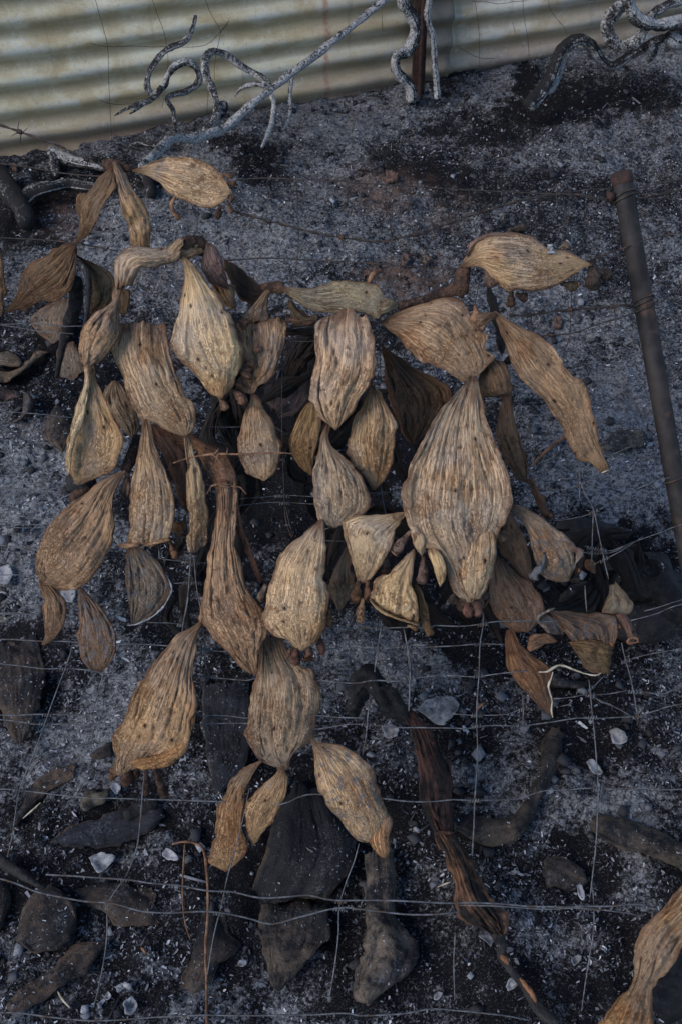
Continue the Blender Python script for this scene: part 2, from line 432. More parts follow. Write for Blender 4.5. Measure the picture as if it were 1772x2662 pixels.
def mat_tin(name):
    """weathered painted iron; object space: x along the sheet, z up, local to the sheet's foot"""
    m, nt, b = new_mat(name); N = NB(nt)
    tc = N.n('ShaderNodeTexCoord').outputs['Object']; info = N.n('ShaderNodeObjectInfo'); tint = info.outputs['Color']
    sx = N.n('ShaderNodeSeparateXYZ'); N.l(tc, sx.inputs[0])
    s = N.attr('run'); z = N.attr('rise'); rib = N.attr('rib')
    cmb = N.n('ShaderNodeCombineXYZ'); N.l(s, cmb.inputs[0]); N.l(z, cmb.inputs[1])
    p = cmb.outputs[0]
    n1 = N.noise(N.scale(p, (3.0, 14.0, 1)), 1.0, 4, .62, .5); n2 = N.noise(p, 11.0, 5, .65, .6); n3 = N.noise(p, 85.0, 4, .7, .3)
    drip = N.noise(N.scale(p, (26.0, 2.2, 1)), 1.0, 3, .6)
    fine = N.noise(p, 300.0, 3, .7)
    stain = N.mix(1.0, tint, (.60, .51, .39, 1), 'MULTIPLY')
    col = N.mix(N.ramp(N.math('ADD', N.math('MULTIPLY', n1, .6), N.math('MULTIPLY', n2, .45)), .40, .66), stain, tint)
    # dirt settled along the valleys of the ribs
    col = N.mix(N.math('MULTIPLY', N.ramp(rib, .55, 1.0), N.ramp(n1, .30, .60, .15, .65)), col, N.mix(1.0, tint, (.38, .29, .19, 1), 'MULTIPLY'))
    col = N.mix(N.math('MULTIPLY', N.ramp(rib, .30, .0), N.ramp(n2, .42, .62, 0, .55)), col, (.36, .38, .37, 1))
    col = N.mix(N.ramp(drip, .56, .76, 0, .35), col, (.13, .09, .06, 1))
    col = N.mix(N.math('MULTIPLY', N.ramp(z, .15, .0), N.ramp(n2, .30, .60, .2, .8)), col, (.20, .115, .075, 1))
    col = N.mix(N.math('MULTIPLY', N.ramp(N.math('ADD', N.math('MULTIPLY', n3, .65), N.math('MULTIPLY', n2, .35)), .585, .625), .75), col, (.42, .44, .46, 1))
    col = N.mix(N.ramp(n3, .44, .34, 0, .3), col, (.13, .10, .075, 1))
    col = N.mix(N.ramp(fine, .58, .70, 0, .5), col, (.48, .48, .46, 1))
    col = N.mix(N.ramp(fine, .42, .32, 0, .5), col, (.12, .095, .07, 1))
    scr = N.noise(N.scale(p, (14.0, 210.0, 1)), 1.0, 3, .6, .5)
    col = N.mix(N.ramp(scr, .60, .72, 0, .4), col, (.40, .38, .33, 1))
    # one long rust run down the sheet
    rr = N.math('ABSOLUTE', N.math('SUBTRACT', N.math('ADD', s, N.math('MULTIPLY', N.math('SUBTRACT', n2, .5), .02)), N.attr('rust_at')))
    col = N.mix(N.math('MULTIPLY', N.ramp(rr, .013, .002), N.ramp(n3, .38, .55, .1, .8)), col, (.25, .095, .045, 1))
    col = N.mix(N.ramp(rr, .10, .0, 0, .28), col, (.33, .25, .19, 1))
    # smoke staining towards the post between the sheets
    soot = N.math('MULTIPLY', N.attr('soot'), N.ramp(n2, .30, .62, .55, 1.0))
    col = N.mix(N.math('MULTIPLY', soot, .85), col, (.105, .080, .064, 1))
    N.l(col, b.inputs['Base Color']); b.inputs['Roughness'].default_value = .62; b.inputs['Specular IOR Level'].default_value = .35
    N.l(N.bump(N.math('ADD', n3, N.math('MULTIPLY', fine, .5)), .25, .002), b.inputs['Normal'])
    return m

M_PAD = mat_pad('dried_pad'); M_PADASH = mat_pad('dried_pad_ashy', .5)
M_CHARPAD = mat_charpad('burnt_pad')
M_BRANCH = mat_branch('ash_coated_charcoal')
M_FIBRE = mat_fibre('burnt_fibre')
M_GROUND = mat_ground('ash_ground'); M_FLAKE = mat_flake('ash_flake')
M_TIN = mat_tin('weathered_tin')
M_VOID = mat_simple('soot_black', (.002, .002, .0025), (.006, .0055, .0055), 45, .9, .8, .008)
M_CHAR = mat_simple('charcoal', (.006, .006, .008), (.022, .021, .022), 45, .8, .8, .008, (.11, .11, .12), 120, (.62, .72))
M_WIRE = mat_simple('galvanised_wire', (.040, .043, .049), (.115, .121, .132), 90, .6, .3, .001, (.06, .042, .03), 60, (.54, .62), metal=.15)
M_WIRED = mat_simple('burnt_wire', (.020, .018, .018), (.060, .050, .045), 120, .7, .3, .001, (.10, .05, .03), 50, (.58, .66), metal=.3)
M_PIPE = mat_simple('rusted_pipe', (.012, .011, .012), (.030, .026, .026), 26, .72, .35, .002, (.065, .040, .030), 16, (.55, .68), metal=.15)
M_RUST = mat_simple('rust', (.020, .013, .012), (.052, .027, .022), 70, .85, .6, .003)
M_FRUIT = mat_simple('dried_fruit', (.22, .17, .15), (.80, .68, .60), 60, .8, 1.0, .006, (.16, .12, .10), 220, (.52, .64), tint=True)
M_WHITE = mat_simple('white_ash', (.10, .105, .115), (.29, .30, .32), 90, .9, .6, .004, (.16, .16, .17), 200, (.58, .68))
M_BRICK = mat_simple('fired_clay', (.050, .034, .030), (.11, .066, .052), 60, .95, .7, .005, (.10, .09, .085), 150, (.55, .66))
M_TWIG = mat_simple('dry_twig', (.07, .035, .02), (.22, .12, .07), 80, .8, .5, .002)
M_ROOT = mat_simple('pale_root', (.20, .17, .12), (.40, .36, .28), 120, .85, .5, .002)
M_BARE = mat_simple('bare_wood', (.08, .036, .018), (.24, .11, .05), 60, .75, .6, .003, (.04, .02, .012), 120, (.55, .65))
M_SINEW = mat_simple('fibrous_core', (.018, .011, .009), (.075, .040, .026), 60, .85, 1.0, .010, (.15, .085, .05), 150, (.58, .72))

BR = (.58, .42, .27); TN = (.46, .32, .195); GT = (.38, .30, .205); GG = (.27, .245, .17); BN = (.27, .165, .092)
RB = (.20, .105, .065); DK = (.125, .090, .055); GY = (.20, .18, .155); PU = (.20, .135, .125); OL = (.28, .205, .115)
# ------------------------------------------------------------------ builders
_seed = [100]
def nseed(): _seed[0] += 7; return _seed[0]

def _side(pts, M, sd, jit):
    q = spline(pts, n=M)
    t = np.linspace(0, 1, M)
    L = np.linalg.norm(np.diff(q, axis=0), axis=1).sum()
    k = L / 16.0
    tang = np.gradient(q, axis=0); nn = np.stack([-tang[:, 1], tang[:, 0]], 1); nn /= np.linalg.norm(nn, axis=1)[:, None] + 1e-9
    w = np.sin(np.pi * np.clip(t, 0, 1)) ** .5
    g = np.exp(-.5 * (np.arange(-20, 21) / max(2.0, M / 14)) ** 2); g /= g.sum()
    qs = np.stack([np.convolve(np.pad(q[:, c] - np.linspace(q[0, c], q[-1, c], M), 20), g, 'same')[20:-20] + np.linspace(q[0, c], q[-1, c], M) for c in (0, 1)], 1)
    return qs, q + nn * ((vnoise(t * k, t * 0, sd) - .5) * 2 * jit + (vnoise(t * k * .35, t * 0, sd + 1) - .5) * 2 * jit * 1.5 + np.clip(vnoise(t * k * .5, t * 0, sd + 2) - .74, 0, 1) * jit * 14 * (1 if sd % 2 else -1))[:, None] * w[:, None]

def pad(parent, Ls, Rs, o=(0, 0), col=TN, name='pad', ground=None, th=.007, bulge=.10, wr=.0026, tw=0.0, lip=0.0, lump=.010,
        mat=None, label=None, jit=1.9, at=None, closed=(True, True), fr=1.0, arch=0.0):
    """a dried cactus pad: outline sides from the stem end to the tip, front and back skins, wrinkles that run along the pad"""
    L0, R0 = px(Ls), px(Rs); sd = nseed()
    size = max(np.linalg.norm(L0 - R0[:1], axis=1).max(), 20)
    for end in (0, -1):
        if closed[0 if end == 0 else 1] and np.linalg.norm(L0[end] - R0[end]) < .34 * size:
            mid = (L0[end] + R0[end]) / 2
            if end == 0: L0 = np.vstack([mid, L0]); R0 = np.vstack([mid, R0])
            else: L0 = np.vstack([L0, mid]); R0 = np.vstack([R0, mid])
    lenp = max(np.linalg.norm(np.diff(L0, axis=0), axis=1).sum(), np.linalg.norm(np.diff(R0, axis=0), axis=1).sum())
    M = int(np.clip(lenp / 3.4, 14, 170))
    (Ls_, Lq), (Rs_, Rq) = _side(L0, M, sd, jit), _side(R0, M, sd + 3, jit)
    wid = np.linalg.norm(Rq - Lq, axis=1)
    K = int(np.clip(wid.max() / 2.8, 8, 100)); KB = max(5, K // 4)
    # which plane the pad lies against
    if ground is None: p0, n = F0, FN
    else:
        c = G(((Lq + Rq) / 2)[M // 2:M // 2 + 1])[0]
        n = np.array([ground[0], ground[1], 1.0]); n /= np.linalg.norm(n)
        p0 = c + n * ground[2]
    cen = hit([(Lq[M // 2] + Rq[M // 2]) / 2], p0, n)[0]
    mpp = (cen - CAM) @ FWD / FPX
    Wm, Lm = wid.max() * mpp, lenp * mpp
    v = np.linspace(0, 1, M)[:, None]
    uf = (1 - np.cos(np.linspace(0, np.pi, K + 1))) / 2; uf = .45 * uf + .55 * np.linspace(0, 1, K + 1)
    ub = np.linspace(1, 0, KB + 1)[1:-1]
    u = np.concatenate([uf, ub])[None, :]; front = np.concatenate([np.ones(K + 1), np.zeros(KB - 1)])[None, :]
    s = 2 * u - 1
    wl = (wid / wid.max())[:, None]
    e = np.sqrt(np.clip(1 - s * s, 0, 1))
    U = (u - .5) * Wm + 0 * v; V = v * Lm + 0 * u
    wp = fbm(U * 9 + sd, V * 4, sd, 2) * .016
    rid = np.abs(vnoise((U + wp) * 110 * fr, V * 9, sd + 5) - .5) * 2
    rid2 = np.abs(vnoise((U + wp) * 230 * fr + V * 20, V * 26, sd + 6) - .5) * 2
    crease = np.exp(-(rid / .15) ** 2) * 1.1 + np.exp(-(rid2 / .22) ** 2) * .7
    crease = crease * np.clip(.35 + 1.6 * (fbm(U * 26, V * 20, sd + 21, 2) + .35), .1, 1.3)
    dsp = wr * (1.0 * fbm((U + wp) * 80 * fr, V * 6, sd + 7, 2) - .95 * crease + 1.5 * fbm(U * 130, V * 100, sd + 12, 2) * np.clip(.3 + v * 1.2, 0, 1) + 1.1 * fbm(U * 42, V * 30, sd + 13, 2)) * np.clip(wl * 1.3 + .12, 0, 1)
    lmp = lump * (1.5 * fbm(U * 13, V * 9, sd + 8, 3) + .7 * (np.abs(vnoise(U * 22 + wp * 30, V * 13, sd + 9) - .5) * 2 - .5)) * np.clip(wl + .1, 0, 1)
    rs = np.random.default_rng(sd)
    cl, cr_ = rs.uniform(-.05, .09, 2)
    folds = Wm * wl * (cl * np.exp(-((1 + s) / .22) ** 2) + cr_ * np.exp(-((1 - s) / .22) ** 2)) * np.sin(np.pi * np.clip(v, 0, 1)) ** .5
    for _ in range(3):      # long shallow folds that fade towards the tip or the stem
        s0 = rs.uniform(-.6, .6) + rs.uniform(-.3, .3) * v + .12 * (vnoise(v * 6, v * 0, sd + 31 + _) - .5); dp = rs.uniform(.004, .018); vd = v if rs.uniform() < .35 else 1 - v
        folds = folds - dp * Wm * wl * np.exp(-((s - s0) / rs.uniform(.06, .13)) ** 2) * np.clip(vd * 1.5, 0, 1)
    if name == 'burnt_pad': folds = folds * .4
    mid = o[0] + (o[1] - o[0]) * v + folds + 1.1 * bulge * Wm * wl * (1 - s * s) * np.sin(np.pi * np.clip(v * .96 + .03, 0, 1)) + tw * Wm * wl * s * .5 \
        + lip * Wm * wl * np.exp(-((1 - np.abs(s)) / .16) ** 2) + lmp + arch * np.sin(np.pi * v)
    tk = th * e ** .8 * np.clip(.35 + wl, 0, 1) + .0012
    off = mid + np.where(front > 0, tk + dsp * np.clip(e * 1.6, 0, 1), -tk * .8 + dsp * .4)
    k4 = (np.abs(s) ** 5)[..., None]
    for end, is_closed in ((0, closed[0]), (1, closed[1])):
        if is_closed or M < 12 or name in ('rolled_foot', 'curled_edge'): continue
        ve = (v if end == 0 else 1 - v)
        off = off - .20 * Wm * wl * np.clip(1 - ve / .10, 0, 1) ** 2
    if ground is not None and name == 'burnt_pad': off = off - .006 * np.abs(s) ** 4 - .005 * np.clip((np.abs(2 * v - 1) - .75) * 4, 0, 1)
    P2 = (Ls_[:, None, :] * (1 - u[..., None]) + Rs_[:, None, :] * u[..., None]) * (1 - k4) + (Lq[:, None, :] * (1 - u[..., None]) + Rq[:, None, :] * u[..., None]) * k4
    for end, is_closed in ((0, closed[0]), (1, closed[1])):
        if is_closed: continue
        ve = (v if end == 0 else 1 - v); row = 0 if end == 0 else -1; nxt = min(6, M - 1) if end == 0 else -min(7, M)
        axis = (Lq[row] + Rq[row]) / 2 - (Lq[nxt] + Rq[nxt]) / 2; axis = axis / (np.linalg.norm(axis) + 1e-6)
        wv = (vnoise(u * 5, u * 0, sd + 41) - .5) * 1.3 + (vnoise(u * 17, u * 0, sd + 42) - .5) * .6 + .55 * (1 - s * s)
        P2 = P2 + axis[None, None, :] * (wv * np.exp(-ve / .07) * wid.max() * .10)[..., None]
    d = rays(P2.reshape(-1, 2)); t = (np.dot(n, p0 - CAM) + off.ravel()) / (d @ n)
    Vt = CAM + d * t[:, None]
    if ground is not None:      # keep it above the ash it lies on
        gz = ground_h(Vt[:, 0], Vt[:, 1])
        fr_m = np.broadcast_to(front > 0, off.shape).ravel()
        cl = ground[3] if len(ground) > 3 else -1.0
        under = fr_m & (Vt[:, 2] < gz + cl)
        Vt[under, 2] = gz[under] + cl
    S = u.shape[1]
    i = np.arange(M - 1)[:, None] * S; j = np.arange(S)[None, :]; j2 = (j + 1) % S
    F = np.stack([i + j, i + S + j, i + S + j2, i + j2], axis=2).reshape(-1, 4)
    # end caps as quad strips between front and back
    faces = [F]
    for r0, flip in ((0, False), ((M - 1) * S, True)):
        top = r0 + np.arange(K + 1)
        bi = np.round(np.linspace(0, KB, K + 1)).astype(int)
        back = np.concatenate([[K], K + 1 + np.arange(KB - 1), [0]])[::-1]
        bot = r0 + back[bi]
        q = np.stack([top[:-1], top[1:], bot[1:], bot[:-1]], axis=1)
        if flip: q = q[:, ::-1]
        q = q[[len(set(x)) == 4 for x in q]]
        faces.append(q)
    F = np.vstack(faces)
    rim = np.abs(s) ** 2 + 0 * v
    tip = np.clip((v - .90) / .1, 0, 1) + 0 * u
    rim = np.maximum(rim, tip)
    uv = np.stack([U.ravel() + .37 * sd, V.ravel()], 1)
    at = Vt.mean(0) if (parent is None and at is None) else at
    ob = mesh_obj(name, Vt, F, mat or M_PAD, parent, at, uv, {'rim': rim.ravel(), 'along': (v + 0 * u).ravel(), 'crease': np.clip(crease, 0, 1).ravel()},
                  color=tuple(np.clip(np.array(col) * rng.uniform(.93, 1.07), 0, 1)))
    if label: ob['label'] = label
    return ob

def lathe_between(P0, P1, prof, sides=10, rough=.12, cup=0.0):
    """teardrop along P0-P1; prof = [(t, radius)]"""
    t = np.linspace(0, 1, 16); r = np.interp(t, [a for a, _ in prof], [b for _, b in prof])
    sag = np.array([0, 0, -1.0]) * np.linalg.norm(P1 - P0) * .08
    P = P0 + (P1 - P0) * t[:, None] + sag * (t ** 2)[:, None]
    if cup:
        T = (P[-1] - P[-2]) / np.linalg.norm(P[-1] - P[-2])
        P = np.vstack([P, P[-1] - T * cup * .3, P[-1] - T * cup]); r = np.concatenate([r, [r[-1] * .72, r[-1] * .35]])
    return tube_arrays(P, r, sides, rough * 1.9, nseed())

def fruit(parent, s, r, o=(0, 0), col=(.30, .17, .13), name='fruit', cup=False, plane='F', rim=None):
    """a shrivelled fruit hanging by its thin end; r = radius in photograph pixels"""
    p = px(s); k = (Fn(p[:1])[0] - CAM) @ FWD / FPX
    a, b = Fn(p[:1], o[0])[0], Fn(p[-1:], o[1])[0]
    R = r * k * .84
    prof = [(0, R * .35), (.25, R * .45), (.55, R * .85), (.8, R), (.94, R * .8), (1, R * .55)] if not cup else [(0, R * .35), (.3, R * .55), (.7, R), (1, R * .95)]
    V, F, uv = lathe_between(a, b, prof, 11, .16, R * .9 if cup else 0)
    f = mesh_obj(name, V, F, M_FRUIT, parent, None if parent is not None else a, uv, color=tuple(c * q for c, q in zip(col, (.80, .86, .90))))
    if rim:
        T = (b - a) / np.linalg.norm(b - a); x = np.cross(T, FN); x /= np.linalg.norm(x); y = np.cross(T, x)
        an = np.linspace(0, 2 * np.pi, 15)[:, None]
        c = b + np.array([0, 0, -1.0]) * np.linalg.norm(b - a) * .08
        V, F, uv = tube_arrays(c + R * .95 * (np.cos(an) * x + np.sin(an) * y), R * .16, 5, .3, nseed())
        mesh_obj('fruit_rim', V, F, rim, f, None, uv)
    return f

def tube(parent, name, P, R, mat, sides=8, rough=.15, step=.012, at=None, color=None, taper_noise=0.0):
    """tube through 3-D points P with radii R (metres) at those points"""
    P = np.asarray(P, float); R = np.broadcast_to(np.asarray(R, float), (len(P),))
    Q = spline(np.hstack([P, R[:, None]]), step=step)
    rad = np.maximum(Q[:, 3], .0004)
    if taper_noise: rad = rad * (1 + taper_noise * (vnoise(np.arange(len(rad)) * .23, 0 * rad, nseed()) - .5) * 2)
    V, F, uv = tube_arrays(Q[:, :3], rad, sides, rough, nseed())
    return mesh_obj(name, V, F, mat, parent, at if at is not None else (None if parent is not None else P[0]), uv, color=color)

def stem(parent, s, r, o, mat=None, name='stem', rough=.2, color=None):
    p = px(s); oo = np.interp(np.linspace(0, 1, len(p)), np.linspace(0, 1, len(o)), o)
    P = Fn(p, oo); k = (P[0] - CAM) @ FWD / FPX
    rr = np.interp(np.linspace(0, 1, len(p)), np.linspace(0, 1, len(r)), r) * k
    return tube(parent, name, P, rr, mat or M_SINEW, 9, rough, color=color)

# ------------------------------------------------------------------ ground
def graded(lo, hi, step, far):
    core = np.arange(lo, hi, step); out = []; d = step; v = hi
    while v < far: out.append(v); d *= 1.22; v += d
    left = []; d = step; v = lo - step
    while v > -far: left.append(v); d *= 1.22; v -= d
    return np.concatenate([left[::-1], core, out])

xs = graded(-1.35, 1.55, .0085, 45); 
_ya = np.arange(.12, 2.3, .0085); _yb = np.arange(2.3, 4.1, .013)
_o = []; _d = .013; _v = 4.1
while _v < 45: _o.append(_v); _d *= 1.22; _v += _d
_l = []; _d = .0085; _v = .12 - .0085
while _v > -45: _l.append(_v); _d *= 1.22; _v -= _d
ys = np.concatenate([_l[::-1], _ya, _yb, _o])
XX, YY = np.meshgrid(xs, ys); ZZ = ground_h(XX, YY)
GV = np.stack([XX.ravel(), YY.ravel(), ZZ.ravel()], 1)
nx = len(xs); i = np.arange(len(ys) - 1)[:, None] * nx; j = np.arange(nx - 1)[None, :]
GF = np.stack([i + j, i + j + 1, i + nx + j + 1, i + nx + j], axis=2).reshape(-1, 4)

CHAR_SHADE = [(800, 1250, 360, 330, 1.0), (1120, 1500, 330, 150, .8), (1560, 1480, 260, 130, 1.0), (60, 1720, 150, 130, .9), (760, 2180, 300, 220, .9),  # burnt ground; patches under and between the pads also paint in their shade
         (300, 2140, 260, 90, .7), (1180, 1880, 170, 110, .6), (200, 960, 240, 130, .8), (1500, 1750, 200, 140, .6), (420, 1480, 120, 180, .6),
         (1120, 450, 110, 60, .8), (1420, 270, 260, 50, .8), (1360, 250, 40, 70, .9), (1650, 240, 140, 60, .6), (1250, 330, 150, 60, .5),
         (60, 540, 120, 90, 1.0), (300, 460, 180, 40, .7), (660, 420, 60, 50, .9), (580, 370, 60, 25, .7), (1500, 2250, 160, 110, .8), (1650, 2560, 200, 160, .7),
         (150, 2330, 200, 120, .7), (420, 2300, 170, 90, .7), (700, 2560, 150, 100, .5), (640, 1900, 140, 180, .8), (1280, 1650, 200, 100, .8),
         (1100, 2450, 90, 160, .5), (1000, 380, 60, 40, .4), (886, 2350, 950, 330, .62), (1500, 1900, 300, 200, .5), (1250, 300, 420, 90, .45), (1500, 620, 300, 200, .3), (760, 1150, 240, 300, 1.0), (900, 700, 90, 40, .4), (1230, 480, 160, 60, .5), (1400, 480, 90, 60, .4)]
ASHES = [(110, 1330, 170, 160, .9), (930, 300, 200, 60, .9), (1250, 250, 120, 50, .6), (1620, 1180, 160, 150, .6), (250, 1900, 150, 130, .6), (1100, 1720, 130, 80, .5),
         (1150, 2350, 150, 150, .6), (1050, 1650, 120, 90, .4), (550, 420, 120, 60, .4), (450, 640, 260, 80, .5), (1400, 800, 200, 160, .5), (1600, 330, 140, 60, .5),
         (800, 640, 200, 60, .4), (1650, 2050, 140, 100, .4), (560, 2520, 220, 120, .4), (1720, 140, 120, 70, .6)]
RUSTS = [(1010, 490, 110, 50, .9), (1080, 720, 110, 50, 1.0), (560, 900, 200, 40, .3), (170, 560, 60, 50, .7), (1150, 560, 60, 50, .5), (430, 700, 120, 60, .3)]
def blobs(lst, X, Y, P, seed):
    q = project(P); out = np.zeros(len(P))
    wob = fbm(X * 9, Y * 9, seed, 3) * 1.1 + fbm(X * 42, Y * 42, seed + 1, 3) * 1.3
    vis = (np.asarray(P) - CAM) @ FWD > .1
    for a, b, rx, ry, s in lst:
        d = np.sqrt(((q[0] - a) / rx) ** 2 + ((q[1] - b) / ry) ** 2) + wob
        out = np.maximum(out, s * np.clip(1.5 - d, 0, 1) * vis)
    return out
G_CHAR_SHADE = blobs(CHAR_SHADE, GV[:, 0], GV[:, 1], GV, 51); G_ASH = blobs(ASHES, GV[:, 0], GV[:, 1], GV, 61); G_RUST = blobs(RUSTS, GV[:, 0], GV[:, 1], GV, 71)
ground = mesh_obj('ground', GV, GF, M_GROUND, attrs={'char_shade': G_CHAR_SHADE, 'ashy': G_ASH, 'rusty': G_RUST})
ground['kind'] = 'structure'

# ------------------------------------------------------------------ tin wall
wall = thing('corrugated_iron_wall', 'weathered corrugated iron wall with a rust run, standing behind the burnt ground', 'wall', WA)
LAMBDA = .077
def sheet(s0, s1, phase, off, tint, soot):
    ns = int((s1 - s0) / .02) + 1; z = np.arange(-.06, 1.45, LAMBDA / 14)
    S, Z = np.meshgrid(np.linspace(s0, s1, ns), z)
    wob = .010 * fbm(S * 2.2, Z * 2.0, 5, 2) + .004 * fbm(S * 9, Z * 9, 6, 2)
    zz = Z + .006 * fbm(S * 1.3, Z * .6, 9, 2)
    ph = 2 * np.pi * zz / LAMBDA + phase
    y = .0088 * np.cos(ph) + wob + off
    g0 = -.0 
    P = WA * np.array([1, 1, 0]) + S.reshape(-1, 1) * WD * np.array([1, 1, 0]) + y.reshape(-1, 1) * WM
    P[:, 2] = Z.ravel() + .012 * fbm(S.ravel() * 4, 0 * S.ravel(), 4, 2)
    V = np.vstack([P, P - WM * .0016]); n = len(P)
    i = np.arange(len(z) - 1)[:, None] * ns; j = np.arange(ns - 1)[None, :]
    F = np.stack([i + j, i + j + 1, i + ns + j + 1, i + ns + j], axis=2).reshape(-1, 4)
    F2 = F[:, ::-1] + n
    ed = []
    for col in (0, ns - 1):
        a = np.arange(len(z) - 1) * ns + col
        q = np.stack([a, a + ns, a + ns + n, a + n], 1); ed.append(q if col == 0 else q[:, ::-1])
    a = np.arange(ns - 1); ed.append(np.stack([a, a + n, a + 1 + n, a + 1], 1))
    F = np.vstack([F, F2] + ed)
    rib = (1 - np.cos(ph.ravel())) / 2
    sr = S.ravel()
    at = {'run': np.tile(sr, 2), 'rise': np.tile(Z.ravel(), 2), 'rib': np.tile(rib, 2), 'rust_at': np.full(2 * n, RUST_AT),
          'soot': np.tile(np.clip(soot(sr, Z.ravel()), 0, 1), 2)}
    return mesh_obj('iron_sheet', V, F, M_TIN, wall, None, None, at, color=tint)
def s_of(p): return float((hit([p], WA, WM)[0] - WA) @ WD)
RUST_AT = s_of((846, 120)); S_SEAM = s_of((1170, 110)); S_ST = s_of((1095, 120))
sheet(-1.9, S_SEAM, 1.9, .004, (.58, .55, .415), lambda s, z: 1.0 * np.clip((s - S_ST + .07) / .06, 0, 1) + .8 * np.clip((s - RUST_AT + .03) / (S_SEAM - RUST_AT), 0, 1) + .6 * np.exp(-((s - RUST_AT - .10) / .07) ** 2 - ((z - .10) / .03) ** 2))
sheet(S_SEAM - .09, 3.4, 3.0, -.022, (.56, .52, .43), lambda s, z: .75 * np.clip((s - S_SEAM - .30) / .3, 0, 1) + .8 * np.exp(-(z / .05) ** 2))

def box_bar(name, P0, P1, x, y, sx, sy, mat, parent=None):
    """rectangular bar from P0 to P1 with half sizes sx, sy along x, y; rough edges"""
    t = np.linspace(0, 1, 24)
    pr = [(-1, -1), (-.9, -1.0), (.9, -1), (1, -1), (1, 1), (.9, 1), (-.9, 1), (-1, 1)]
    V = np.array([P0 + (P1 - P0) * k + x * sx * a + y * sy * b + rng.normal(0, .0006, 3) for k in t for a, b in pr]); n = len(pr)
    F = [(r * n + q, r * n + (q + 1) % n, (r + 1) * n + (q + 1) % n, (r + 1) * n + q) for r in range(23) for q in range(n)]
    F += [tuple(range(n))[::-1], tuple(range(23 * n, 24 * n))]
    return mesh_obj(name, V, F, mat, parent, P0 if parent is None else None, smooth=False)
st0 = Wl(px('T2 372,418'), .03)[0]; st0[2] -= .03
st1 = hit(px('T2 388,0'), WA, WM, .03)[0]; st1 = st0 + (st1 - st0) * 3.5
stk = thing('steel_picket', 'dark rusted steel picket standing against the iron wall at the sheet seam', 'fence post', st0)
box_bar('web', st0, st1, WD, WM, .020, .002, M_RUST, stk)
box_bar('flange', st0 + WM * .012, st1 + WM * .012, WD, WM, .002, .0095, M_RUST, stk)
# ------------------------------------------------------------------ dried cactus hanging on the wire
def branch(name_label, first, o=0.0, group='dried prickly pear hanging over the wire fence'):
    return thing('prickly_pear_branch', name_label, 'dried cactus', Fn(px(first), o)[0], group)

# -- top left: three pads from one knot on the barbed wire
b = branch('three dried pads on one dark knot at the barbed wire, topmost left', 'T1 520,750', .02)
stem(b, 'T1 470,752 500,745 540,752 580,765 615,772', [14, 17, 15, 10, 6], [.02, .02], M_SINEW, 'knot', .35)
pad(b, 'T1 500,760 450,800 400,862 352,880 344,930 360,990 350,1060 340,1098', 'T1 520,770 522,820 520,860 470,930 440,1000 400,1060 352,1102', (.02, .0), (.14, .095, .055), tw=.5, bulge=.05, lip=.10, lump=.02)
pad(b, 'T1 512,735 522,790 535,860 555,950 580,1010 595,1080 600,1120', 'T1 536,732 580,810 620,880 665,940 685,990 685,1060 680,1124', (.035, .0), (.40, .275, .155), tw=-.35, bulge=.04, lip=.04, closed=(True, False))
p = pad(b, 'T1 600,768 640,758 720,725 830,712 920,730 980,770 1020,810 1040,862', 'T1 604,778 660,795 720,830 770,880 840,915 910,938 980,935 1025,905 1040,872', (.02, .03), (.52, .39, .25), bulge=.12, lip=.05, lump=.016)
for s, r in (('T1 1010,790 1055,795', 10), ('T1 1020,830 1070,830', 9), ('T1 1030,880 1060,900', 9), ('T1 1000,930 985,985', 12), ('T1 1030,910 1050,960', 9)):
    fruit(p, s, r, (.025, .03), (.16, .10, .065))
stem(p, 'T1 795,890 775,930 785,960 815,990', [4, 5, 5, 8], [.02, .0], M_TWIG, 'dry_flower', .3)

# -- left edge: dark pair of pads by a burnt stick
b = branch('dark brown pair of pads parted by a burnt stalk, near the left edge', 'T3 430,200', -.02)
pad(b, 'T3 430,185 390,185 330,215 270,250 200,290 150,340 120,410 95,490 45,560 20,575', 'T3 445,200 450,250 440,330 420,420 400,470 330,520 240,530 180,565 110,578 40,590', (-.02, -.05), (.12, .08, .045), tw=.3, bulge=.05, lip=.03, lump=.016)
pad(b, 'T3 440,262 480,292 512,370 518,440 508,530 520,580', 'T3 450,255 520,285 580,320 640,360 672,410 668,480 640,560 590,590 545,600', (-.03, -.07), (.07, .058, .036), tw=-.3, bulge=.04, lip=.03)
pad(b, 'T3 690,450 700,500 698,560 700,605', 'T3 720,450 765,462 758,540 735,602', (-.05, -.07), (.10, .07, .045), bulge=.03)
stem(b, 'T3 440,400 445,480 438,560 405,650 375,740 350,860 330,960', [16, 20, 20, 18, 13, 9, 7], [-.04, -.30], M_CHAR, 'burnt_stalk', .2)
stem(b, 'T3 422,285 470,300 505,350 520,430 512,520 505,600 490,690', [8, 9, 9, 8, 7, 6, 5], [-.02, -.03], M_CHAR, 'burnt_vein', .1)
b = branch('brown sliver of a pad cut off by the left edge of the view', 'T3 -20,170', -.03)
pad(b, 'T3 -60,190 -70,290 -60,420 -40,520 -5,610', 'T3 0,185 14,260 22,330 28,400 42,480 20,600', (-.03, -.05), (.16, .105, .06), tw=.3)

